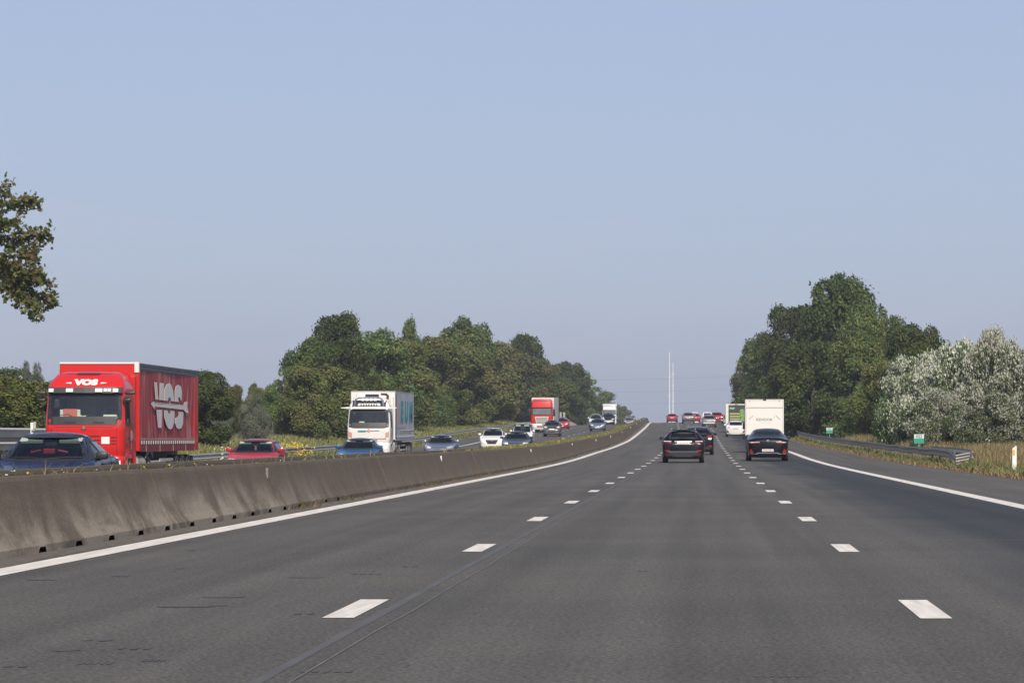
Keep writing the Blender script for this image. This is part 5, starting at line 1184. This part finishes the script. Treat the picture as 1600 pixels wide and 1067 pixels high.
# ------------------------------------------------------------------ trees: leaf-sized faces through the crown, clumped
def crown_mesh(name, seed, n, pal, leaf=.34, lobes=42, droop=0, wisp=.20, shape='round', upright=0, white=0.0):
    """unit crown: radius 1, from z=0 to 1 (scaled later to R, H); leaf size in metres is corrected for a nominal R=5, H=10"""
    r_ = np.random.default_rng(seed); K = lobes
    th = r_.uniform(0, 2*np.pi, K); t = r_.uniform(0, 1, K)**.85
    if shape == 'round': env = np.sqrt(np.clip(1 - (np.abs(t-.42)/.60)**2.6, .02, 1))
    elif shape == 'cone': env = (1 - t)**.75*.95 + .10
    else: env = np.clip(.80 + .25*np.sin(np.pi*t) - .45*t**4, .1, 1)
    rr = env*np.sqrt(r_.uniform(.12, 1, K))*.80
    c = np.stack([rr*np.cos(th)*5, rr*np.sin(th)*5, (t*.90+.03)*10], 1)
    lr = r_.uniform(.85, 1.9, K)*(1.05 - .35*t)
    w = lr**2.0; w /= w.sum(); li = r_.choice(K, n, p=w)
    dv = r_.normal(size=(n, 3)); dv[:, 2] += .25; dv /= np.linalg.norm(dv, axis=1)[:, None]
    # clumps on every lobe
    nc = 11; cd = r_.normal(size=(K, nc, 3)); cd /= np.linalg.norm(cd, axis=2)[:, :, None]; cl = cd[li, r_.integers(0, nc, n)]
    dv = dv*.62 + cl*.75; dv /= np.linalg.norm(dv, axis=1)[:, None]
    rad = lr[li]*(.55 + .5*r_.random(n)**.6); out = r_.random(n) < wisp; rad[out] *= r_.uniform(1.05, 1.35, out.sum())
    p = c[li] + dv*rad[:, None]*np.array([1, 1, .85])
    if droop: p[:, 2] -= droop*np.hypot(p[:, 0], p[:, 1])*r_.random(n)
    p[:, 2] = np.clip(p[:, 2], -.1, 11)
    nr = dv*.8 + r_.normal(size=(n, 3))*.55 + np.array([0, 0, .35]); nr /= np.linalg.norm(nr, axis=1)[:, None]
    tg = np.cross(nr, r_.normal(size=(n, 3))); tg /= np.linalg.norm(tg, axis=1)[:, None]
    if upright or droop:
        g_ = np.array([.35, 0, 1.0 if upright else -1.0]); tg = tg*.5 + g_; tg /= np.linalg.norm(tg, axis=1)[:, None]
    bt = np.cross(nr, tg); bt /= np.linalg.norm(bt, axis=1)[:, None]
    s = leaf*r_.uniform(.55, 1.25, n)[:, None]; asp = .30 if not droop else .18
    q = np.stack([p - tg*s*.5, p + bt*s*asp + tg*s*.05, p + tg*s*.5, p - bt*s*asp + tg*s*.05], 1)
    q /= np.array([5, 5, 10.0])
    pal = np.array(pal); lobe_c = r_.integers(0, len(pal), K); lobe_w = np.where(r_.random(K) < .7, 1.4, .5); ci = lobe_c[li].copy(); sw = r_.random(n) < .35; ci[sw] = r_.integers(0, len(pal), sw.sum())
    col = pal[ci]*r_.uniform(.7, 1.3, n)[:, None]
    if white: hfac = np.clip(p[:, 2]/10*1.1 + .25*np.sin(p[:, 0]*1.3+p[:, 2]) , .05, 1); wm = r_.random(n) < white*hfac*1.35*lobe_w[li]; col[wm] = np.array([.60, .61, .50])*r_.uniform(.75, 1.1, wm.sum())[:, None]
    me = bpy.data.meshes.new(name); me.vertices.add(n*4); me.vertices.foreach_set('co', q.reshape(-1).astype(np.float32))
    me.loops.add(n*4); me.loops.foreach_set('vertex_index', np.arange(n*4, dtype=np.int32)); me.polygons.add(n)
    me.polygons.foreach_set('loop_start', np.arange(0, n*4, 4, dtype=np.int32)); me.update(calc_edges=True)
    at = me.attributes.new('col', 'FLOAT_COLOR', 'POINT'); cc = np.ones((n*4, 4), np.float32); cc[:, :3] = np.repeat(col, 4, 0); at.data.foreach_set('color', cc.reshape(-1))
    me.materials.append(LEAF); return me
def trunk_mesh(seed, crown0=.25):
    r_ = random.Random(seed); m_ = MB()
    m_.tube([(0, 0, -.03), (.01, 0, .1), (.02, .01, .35), (0, .02, .6), (.01, 0, .85)], [.075, .055, .045, .03, .012], 8)
    for k in range(7):
        a_ = r_.uniform(0, 6.28); z = r_.uniform(.18, .6); l_ = r_.uniform(.4, .75)
        m_.tube([(0.01, 0, z), (math.cos(a_)*l_*.45, math.sin(a_)*l_*.45, z+.12), (math.cos(a_)*l_, math.sin(a_)*l_, z+.26)], [.028, .018, .006], 6)
    bmesh.ops.recalc_face_normals(m_.bm, faces=m_.bm.faces)
    me = bpy.data.meshes.new('trunk'); m_.bm.to_mesh(me); m_.bm.free(); me.materials.append(BARK); return me
G1 = [(0.103, 0.156, 0.043), (0.133, 0.193, 0.052), (0.082, 0.127, 0.04), (0.167, 0.208, 0.058)]
G2 = [(0.123, 0.169, 0.043), (0.164, 0.2, 0.055), (0.103, 0.144, 0.041), (0.195, 0.2, 0.064)]
G3 = [(0.147, 0.166, 0.052), (0.187, 0.166, 0.062), (0.101, 0.145, 0.043), (0.218, 0.194, 0.083)]
G4 = [(0.062, 0.098, 0.025), (0.079, 0.118, 0.028), (0.101, 0.135, 0.031), (0.053, 0.079, 0.022)]
GP_ = [(.09, .14, .05), (.13, .18, .075), (.19, .22, .13), (.07, .12, .035)]
G5 = [(.26, .29, .20), (0.163, 0.194, 0.131), (0.131, 0.163, 0.1), (0.2, 0.225, 0.163)]
NL = 26000
CR = {'broad': [crown_mesh('crown', 1, NL, G1), crown_mesh('crown', 2, NL, G1, lobes=52)],
      'olive': [crown_mesh('crown', 3, NL, G2), crown_mesh('crown', 4, NL, G2, shape='bush', lobes=36)],
      'brown': [crown_mesh('crown', 5, NL, G3, lobes=38)],
      'dark': [crown_mesh('crown', 6, NL, G4, lobes=46), crown_mesh('crown', 7, NL, G4, shape='bush', lobes=50)],
      'silver': [crown_mesh('crown', 8, NL, G5, leaf=.36, droop=.25, shape='bush')],
      'cone': [crown_mesh('crown', 9, NL, G1, shape='cone', lobes=60)],
      'poplar': [crown_mesh('crown', 10, 30000, GP_, leaf=.32, shape='bush', upright=1, white=.46, lobes=70, wisp=.3), crown_mesh('crown', 11, 30000, GP_, leaf=.32, shape='bush', upright=1, white=.34, lobes=64, wisp=.3)]}
TR = [trunk_mesh(1), trunk_mesh(2), trunk_mesh(3)]
NAMES = {'broad': ('broadleaf_tree', 'dense green'), 'olive': ('broadleaf_tree', 'olive green'), 'brown': ('broadleaf_tree', 'browning'), 'dark': ('broadleaf_tree', 'dark green'),
         'silver': ('willow_tree', 'silvery'), 'cone': ('broadleaf_tree', 'tall pointed green'), 'poplar': ('white_poplar', 'white-leaved')}
_ti = 0
def tree(kind, xp, yt, d, wpx, label, base=.0, group=None, low=.03):
    """kind of crown, centre and top in the photograph, distance, width; all turned into metres here"""
    global _ti; _ti += 1
    X = px(xp, d); g = G(X, d); H = max(2.5, pz(yt, d) - g); rad = wpx/2*d/F*(1.0 if low == 0 else (1.38 if kind != 'cone' else 1.2))
    root = tag(empty(NAMES[kind][0], (X, d, g), random.uniform(0, 6.28)), label, 'tree' if H > 4 else 'bush', group)
    c = bpy.data.objects.new('crown', CR[kind][_ti % len(CR[kind])]); COL.objects.link(c); c.parent = root
    z0 = low*H; c.location = (0, 0, z0); c.scale = (rad, rad*random.uniform(.95, 1.15), H - z0)
    t = bpy.data.objects.new('trunk', TR[_ti % 3]); COL.objects.link(t); t.parent = root; t.scale = (rad*.9, rad*.9, H*.92)
    return root

LT = 'trees left of the road'; RT = 'trees right of the road'
T = [ # left, from the frame's edge to the crest
 ('dark', 8, 574, 190, 110, 'dark green tree at the left edge behind the parapet'), ('silver', 50, 563, 170, 46, 'wispy tree top rising above the others left of the big red lorry'), ('olive', 30, 597, 150, 110, 'olive bush right behind the far left parapet'),
 ('olive', 95, 592, 160, 90, 'olive bush peeping out between parapet and the big red lorry'), ('broad', 200, 590, 230, 150, None),
 ('dark', 318, 578, 262, 62, 'round dark green tree touching the rear of the big red lorry'), ('brown', 366, 600, 255, 36, 'brownish tree between two silvery willows'), ('silver', 338, 622, 226, 46, 'silvery willow just right of the big red lorry'),
 ('olive', 352, 604, 320, 60, 'far olive tree glimpsed above the silvery willow by the big red lorry'), ('olive', 402, 606, 310, 44, 'olive tree filling the dip left of the tallest left tree'),
 ('cone', 396, 600, 330, 34, 'small pointed tree top between the brownish tree and the tallest left tree'), ('silver', 394, 614, 236, 42, 'silvery willow above the roof of the red hatchback'), ('broad', 424, 600, 300, 26, 'slim green tree left of the tallest left tree'),
 ('broad', 452, 574, 285, 60, 'green tree forming the left shoulder of the tallest left tree'), ('dark', 490, 528, 300, 84, 'dark tree under the left side of the tallest left tree'),
 ('dark', 530, 487, 312, 100, 'tallest and darkest tree of the left row, above the blue car'), ('broad', 588, 515, 330, 110, 'green tree right behind the cab of the white refrigerated lorry'),
 ('cone', 640, 500, 380, 56, 'pointed tree top above the trailer of the white refrigerated lorry'), ('olive', 618, 528, 350, 100, 'olive tree above the roof of the white refrigerated lorry'), ('olive', 672, 527, 400, 100, 'olive green tree right of the refrigerated trailer'),
 ('broad', 728, 497, 440, 84, 'light green feathery tree top, highest of the middle left row'), ('olive', 712, 540, 410, 110, 'broad olive tree in the middle of the left row'), ('brown', 768, 532, 450, 92, 'browning tree above the white SUV'),
 ('dark', 822, 520, 520, 66, 'dark rounded tree top standing out above the red and white lorry'), ('brown', 808, 550, 500, 100, 'brownish tree directly behind the red and white lorry'), ('olive', 845, 560, 560, 80, 'olive tree sloping down right of the red and white lorry'),
 ('dark', 888, 566, 650, 62, 'dark tree standing a little taller above the far silver saloon'), ('broad', 915, 590, 690, 60, 'green tree above the far white lorry'), ('dark', 872, 590, 610, 70, 'dark lower tree behind the concrete posts'),
 ('broad', 942, 612, 800, 52, 'green tree right behind the far white lorry'), ('olive', 962, 630, 900, 40, 'olive tree, second from the end of the left row'), ('broad', 978, 643, 980, 26, 'last and smallest tree where the left row meets the crest'),
 # right
 ('dark', 1316, 431, 330, 112, 'tallest tree of all, crowning the dark group right of the road'), ('dark', 1276, 470, 345, 120, 'dark tree on the left flank of the tallest right tree'), ('broad', 1355, 470, 322, 92, 'green tree on the right flank of the tallest right tree'),
 ('dark', 1228, 476, 400, 84, 'dark tree with a flat top, above the white box van'), ('broad', 1340, 512, 300, 96, 'green tree low in the right group, above the guardrail'), ('dark', 1270, 530, 310, 110, 'broad dark tree low in the right group, above the middle distance sign'), ('broad', 1198, 522, 460, 76, 'green tree sloping down left of the flat-topped one'),
 ('dark', 1176, 552, 540, 54, 'dark tree near the left end of the right group'), ('broad', 1160, 586, 640, 30, 'leftmost and farthest tree of the right group'), ('broad', 1388, 494, 300, 58, 'slim green tree top at the right end of the tall group'),
 ('dark', 1432, 508, 285, 92, 'rounded dark tree between the tall group and the white poplars'), ('dark', 1222, 560, 420, 110, 'dark lower tree behind the white box van'), ('olive', 1385, 560, 262, 90, 'yellowish tree tucked left of the first white poplar'),
 ('poplar', 1412, 556, 196, 62, 'leftmost white poplar, above the nearest distance sign'), ('poplar', 1455, 552, 190, 80, 'second white poplar from the left'), ('poplar', 1500, 530, 182, 84, 'bright white poplar in the middle of the row'),
 ('poplar', 1548, 516, 174, 80, 'tallest white poplar, near the right edge'), ('poplar', 1595, 543, 168, 84, 'white poplar behind the white marker post'), ('poplar', 1640, 548, 162, 84, 'rightmost white poplar, cut by the frame edge'),
 ('dark', 1400, 600, 215, 60, 'dark bush under the leftmost white poplar'), ('poplar', 1470, 610, 172, 80, 'low white-leaved bush right of the nearest distance sign'), ('poplar', 1545, 612, 160, 90, 'low grey-green bush under the tallest white poplar')]
for k, xp, yt, d, w, lb in T:
    if lb is None: continue
    tree(k, xp, yt, d, w, lb, group=LT if xp < 1096 else RT)
ORD = ['first', 'second', 'third', 'fourth', 'fifth', 'sixth', 'seventh', 'eighth', 'ninth', 'tenth', 'eleventh', 'twelfth', 'thirteenth', 'fourteenth', 'fifteenth', 'sixteenth', 'seventeenth', 'eighteenth', 'nineteenth', 'twentieth', 'twenty-first', 'twenty-second', 'twenty-third', 'twenty-fourth', 'twenty-fifth', 'twenty-sixth', 'twenty-seventh', 'twenty-eighth', 'twenty-ninth', 'thirtieth']
cnt = {}
def ordn(k): cnt[k] = cnt.get(k, 0) + 1; return ORD[min(cnt[k], len(ORD)) - 1]
# hedge-like lower storey along both tree lines
low = [('olive', 'olive'), ('dark', 'dark green'), ('broad', 'green'), ('brown', 'reddish brown')]
def xl(d): return -31.5 + D(d) + E(d)*1.5
i = 0
for d in [150, 162, 176, 188, 208] + list(np.arange(268, 520, 12)) + list(np.arange(520, 900, 30)):
    k, wd = low[(i*7 + i//3) % 4]; X = xl(d) + random.uniform(-.8, .8) + max(0, d-520)*.018; xp = VX + X*F/d
    h = random.uniform(4.2, 7.2) if d > 235 else random.uniform(2.6, 4); yt = VY - (G(X, d) + h - CAMZ)*F/d
    o = tree(k, xp, yt, d, random.uniform(5.5, 7.5)*F/d, ordn(('L', wd)) + ' ' + wd + ' bush from the near end, at the foot of the left tree row', group='bushes under the left trees', low=.0)
    i += 1
for d in list(np.arange(205, 420, 11)) + list(np.arange(420, 680, 26)):
    k, wd = low[(i*5 + i//4) % 3]; X = 14.8 - max(0, d-300)*.010 + D(d) + random.uniform(-.6, .6); xp = VX + X*F/d; h = random.uniform(4.5, 8); yt = VY - (G(X, d) + h - CAMZ)*F/d
    tree('dark' if i % 3 else k, xp, yt, d, random.uniform(4.6, 6)*F/d, ordn(('R', 'dark green' if i % 3 else wd)) + ' ' + ('dark green' if i % 3 else wd) + ' bush from the near end, at the foot of the right trees', group='bushes under the right trees', low=.0); i += 1

# ---- overhanging branches of a maple at the left edge: its trunk stands outside the frame
MP = [(.17, .20, .06), (.22, .21, .08), (.12, .17, .05), (.20, .17, .07), (.08, .12, .03)]
def maple():
    d0 = 137.0; X0 = px(-95, d0); g = G(X0, d0); r_ = np.random.default_rng(77)
    root = tag(empty('maple_tree', (X0, d0, g)), 'maple with browning leaves reaching in at the upper left edge', 'tree')
    MB().tube([(0, 0, -.2), (.1, 0, 3), (0, .1, 8), (.1, 0, 13)], [.38, .30, .22, .08], 10).build('trunk', BARK, root)
    br = MB(); pts = []
    def P3(xp, yp, dd=0): return Vector((px(xp, d0+dd) - X0, dd, pz(yp, d0+dd) - g))
    boughs = [[(-90, 420), (-40, 440), (0, 446), (30, 455), (60, 463), (85, 470)], [(-90, 360), (-30, 340), (10, 320), (40, 312), (50, 318)], [(-90, 390), (-20, 375), (30, 365), (60, 368), (78, 366)],
              [(-90, 400), (-20, 405), (20, 420), (45, 430), (62, 446)], [(-90, 420), (-10, 415), (25, 440), (40, 440)], [(30, 455), (50, 478), (60, 490)], [(-90, 340), (-40, 310), (-10, 296), (14, 292)], [(20, 370), (45, 395), (50, 400)], [(20, 415), (50, 425), (76, 440)],
              [(-60, 350), (-30, 345), (0, 350), (30, 338)], [(-60, 400), (-20, 395), (15, 400)], [(-90, 330), (-60, 290), (-40, 270)], [(-90, 450), (-50, 470), (-30, 480)]]
    for bi, b in enumerate(boughs):
        dd = r_.uniform(-1.5, 1.5); q = [P3(x, y, dd*(i/len(b))) for i, (x, y) in enumerate(b)]
        br.tube(q, list(np.linspace(.06 if bi < 5 else .03, .010, len(q))), 6)
        for i in range(len(q)-1):
            x_on = b[i+1][0]; k = 22 if x_on > -30 else 8
            for _ in range(k):
                t = r_.random(); c = q[i].lerp(q[i+1], t); e_ = c + Vector(r_.normal(0, .17, 3)); pts.append((c, e_))
    for c, e_ in pts: br.tube([c, e_], [.010, .005], 4)
    br.build('branch', BARK, root)
    v = []; f = []; cols = []; mpal = np.array(MP)
    out = [(5, -1.0), (2, -.5)]
    for c, e_ in pts:
        cc = mpal[r_.integers(0, 5)]
        for _ in range(6):
            p = e_ + Vector(r_.normal(0, .10, 3)) + Vector((0, 0, -.05)); n = Vector(r_.normal(0, 1, 3)) + Vector((0, -.4, .4)); n.normalize()
            t = n.cross(Vector(r_.normal(0, 1, 3))).normalized(); b_ = n.cross(t); s = r_.uniform(.08, .15); k = len(v)
            # five-lobed leaf
            for a_ in range(10):
                rr = s*(1.0 if a_ % 2 == 0 else .5)*(.75 if a_ in (4, 6) else 1); ang = a_*math.pi/5; v.append(p + t*rr*math.cos(ang) + b_*rr*math.sin(ang))
            f.append(tuple(range(k, k+10))); col = cc*r_.uniform(.7, 1.3); cols += [(*col, 1)]*10
    o = pydata('foliage', v, f, LEAF, root); at = o.data.attributes.new('col', 'FLOAT_COLOR', 'POINT'); at.data.foreach_set('color', np.array(cols, np.float32).reshape(-1))
maple()

# ------------------------------------------------------------------ grass and weeds
def blades(name, P_, h, w, pal, lean=.35, label=None, clump=0, seed=3, flat=False):
    """P_: (n,3) roots; bent blades of two faces each"""
    r_ = np.random.default_rng(seed); n = len(P_); pal = np.array(pal)
    a_ = r_.uniform(0, 2*np.pi, n); hh = h*r_.uniform(.5, 1.25, n) if np.isscalar(h) else h*r_.uniform(.6, 1.2, n)
    ww = (w*r_.uniform(.6, 1.4, n)) if np.isscalar(w) else w
    sd = np.stack([np.cos(a_), np.sin(a_), 0*a_], 1)*ww[:, None]; la = r_.normal(0, lean, (n, 2)); la[:, 0] += .12
    mid = P_ + np.stack([la[:, 0]*hh*.35, la[:, 1]*hh*.35, hh*.6], 1); tip = P_ + np.stack([la[:, 0]*hh, la[:, 1]*hh, hh*(1 - .2*np.abs(la[:, 0]))], 1)
    q = np.stack([P_-sd/2, P_+sd/2, mid+sd*.4, mid-sd*.4, tip], 1).reshape(-1, 3)
    me = bpy.data.meshes.new(name); me.vertices.add(n*5); me.vertices.foreach_set('co', q.reshape(-1).astype(np.float32))
    b_ = np.arange(n)*5; quads = np.stack([b_, b_+1, b_+2, b_+3], 1); tris = np.stack([b_+3, b_+2, b_+4], 1)
    li = np.concatenate([quads, tris], 1).reshape(-1); me.loops.add(len(li)); me.loops.foreach_set('vertex_index', li.astype(np.int32))
    me.polygons.add(2*n); ls = np.stack([np.arange(n)*7, np.arange(n)*7+4], 1).reshape(-1); me.polygons.foreach_set('loop_start', ls.astype(np.int32)); me.update(calc_edges=True)
    ci = r_.integers(0, len(pal), n); col = pal[ci]*r_.uniform(.75, 1.3, n)[:, None]; cc = np.ones((n*5, 4), np.float32); cc[:, :3] = np.repeat(col, 5, 0)
    at = me.attributes.new('col', 'FLOAT_COLOR', 'POINT'); at.data.foreach_set('color', cc.reshape(-1)); me.materials.append(BLADE)
    o = bpy.data.objects.new(name, me); COL.objects.link(o); return o
Gv = np.vectorize(G)
def field(n, x0, x1, d0, d1, seed, fx=None, dens=None, patch_=0):
    r_ = np.random.default_rng(seed); d = d0*(d1/d0)**r_.random(n); x = r_.uniform(0, 1, n)
    lo = np.array([x0(q) for q in d]) if callable(x0) else x0; hi = np.array([x1(q) for q in d]) if callable(x1) else x1
    X = lo + (hi-lo)*x
    if patch_:
        k = np.sin(X*1.7+d*.5)*np.sin(d*.23+X*.4+1)+np.sin(d*.9+2)*.4 + r_.normal(0, .35, n) > patch_; X, d = X[k], d[k]
    z = np.array([G(a_, b_) for a_, b_ in zip(X, d)]) - .02
    return np.stack([X, d, z], 1)
STRAW = [(.16, .19, .07), (.24, .25, .10), (.40, .31, .16), (.30, .22, .10), (.42, .33, .18), (.24, .20, .09), (.18, .18, .07)]
GREENW = [(.12, .16, .05), (.17, .21, .07), (.08, .11, .035), (.24, .22, .09), (.34, .27, .14)]
edge = lambda q: float(REDGE(q)) + D(q) - .05
p = field(52000, lambda q: edge(q)+1.0, lambda q: edge(q)+8.0, 84, 260, 21); pd = np.clip((p[:, 0]-9.2)/1.8, .35, 1)
tag(blades('dry_grass', p, .85*pd, .018 + p[:, 1]*.00012, STRAW, .30, seed=4), 'tall dry straw-coloured grass on the right verge around the marker post', 'grass', kind='stuff')
p = field(42000, edge, lambda q: edge(q)+2.6, 84, 330, 22, patch_=-.5)
tag(blades('green_weeds', p, np.where(p[:, 0] < np.array([edge(q)+.6 for q in p[:, 1]]), .24, .38), .035, GREENW, .5, seed=5), 'low green weeds under and before the right guardrail', 'weeds', kind='stuff')
p = field(9000, lambda q: edge(q)-.12, lambda q: edge(q)+.35, 84, 330, 23)
tag(blades('reddish_edge_weeds', p, .13, .03, [(.26, .15, .08), (.34, .22, .13), (.16, .12, .06)], .6, seed=6), 'short reddish dry weeds along the right edge of the road', 'weeds', kind='stuff')
lx = lambda q: -24.7 + D(q) + E(q)
p = field(46000, lambda q: lx(q)-7.5, lambda q: lx(q)+.4, 130, 520, 24)
tag(blades('bank_grass', p, .42, .05, [(.24, .24, .09), (.34, .30, .14), (.17, .20, .06), (.13, .17, .05)], .4, seed=7), 'yellow-green grass bank between the left guardrail and the trees', 'grass', kind='stuff')
mlo = lambda q: -8.35 + D(q) + E(q); mhi = lambda q: -7.0 + D(q) + B(q)
p = field(60000, mlo, mhi, 22, 436, 25, patch_=-.25); p[:, 2] = [P(q) + .54 for q in p[:, 1]]
hgt = np.where(p[:, 1] > 120, .26, np.where(rng.random(len(p)) < .012, .30, .12))
tag(blades('median_weeds', p, hgt, .012 + p[:, 1]*.00011, [(.14, .19, .045), (.19, .22, .06), (.10, .13, .035), (.26, .23, .08), (.24, .19, .10)], .5, seed=8), 'weeds growing in the soil between the two concrete barriers', 'weeds', kind='stuff')
p = field(1600, lambda q: -6.42 + D(q) + B(q), lambda q: -6.2 + D(q) + B(q), 52, 330, 26, patch_=.35)
tag(blades('barrier_foot_weeds', p, .13, .02, [(.12, .13, .05), (.20, .15, .08)], .6, seed=9), 'small dry tufts at the foot of the concrete barrier', 'weeds', kind='stuff')
def flowers(name, P_, size, pal, label, seed):
    r_ = np.random.default_rng(seed); v = []; f = []; cols = []
    for q in P_:
        c = Vector(q); s = size*r_.uniform(.6, 1.3); k = len(v); n = Vector(r_.normal(0, .5, 3)) + Vector((0, -.6, .8)); n.normalize(); t = n.cross(Vector((1, .1, 0))).normalized(); b_ = n.cross(t); cc = pal[r_.integers(0, len(pal))]
        for a_ in range(6): v.append(c + t*s*math.cos(a_*1.047) + b_*s*math.sin(a_*1.047))
        f.append(tuple(range(k, k+6))); cols += [(*cc, 1)]*6
    o = pydata(name, v, f, BLADE); at = o.data.attributes.new('col', 'FLOAT_COLOR', 'POINT'); at.data.foreach_set('color', np.array(cols, np.float32).reshape(-1))
    return tag(o, label, 'flowers', kind='stuff')
YEL = [(.62, .48, .05), (.55, .42, .03)]; WHT = [(.62, .60, .50), (.5, .5, .42)]
p = field(1500, mlo, mhi, 100, 430, 31, patch_=.1); p[:, 2] = [P(q) + .57 + (.10 if q < 120 else .22)*random.random() for q in p[:, 1]]
flowers('yellow_flowers', p, .034, YEL, 'yellow flowers scattered in the weeds between the barriers', 1)
r_ = np.random.default_rng(5)
p = np.array([(px(462 + r_.normal(0, 14), q), q, 0) for q in r_.uniform(205, 225, 260)]); p[:, 2] = [G(a_, b_) + r_.uniform(.3, .8) for a_, b_, _ in p]
flowers('goldenrod_flowers', p, .055, [(.55, .36, .03), (.5, .42, .05)], 'orange yellow flower patch on the bank right of the red hatchback', 2)
p = np.array([(px(350 + r_.normal(0, 8), q), q, 0) for q in r_.uniform(172, 190, 40)]); p[:, 2] = [G(a_, b_) + r_.uniform(.35, .7) for a_, b_, _ in p]
flowers('white_flowers', p, .06, WHT, 'white flowers on the bank between the big red lorry and the red hatchback', 3)
p = np.array([(X, d, P(d) + .60) for d in r_.uniform(35, 62, 70) for X in [r_.uniform(-8.2, -7.1)]]); p[:, 2] += r_.uniform(0, .16, len(p))
flowers('daisies', p, .011, WHT + YEL, 'small daisies on the barrier below the big red lorry', 4)

# ------------------------------------------------------------------ summer haze over the whole scene
hzm = bpy.data.materials.new('haze_air'); hzm.use_nodes = True; hn = hzm.node_tree.nodes; hn.remove(hn['Principled BSDF'])
pv = hn.new('ShaderNodeVolumePrincipled'); pv.inputs['Density'].default_value = .00022; pv.inputs['Color'].default_value = (.86, .91, 1.0, 1); pv.inputs['Anisotropy'].default_value = .2
hzm.node_tree.links.new(pv.outputs[0], hn['Material Output'].inputs['Volume'])
tag(MB().box(-450, 450, -80, 3600, -6, 60).build('haze', hzm), 'thin pale summer haze lying over the road and fields', 'haze', kind='stuff')
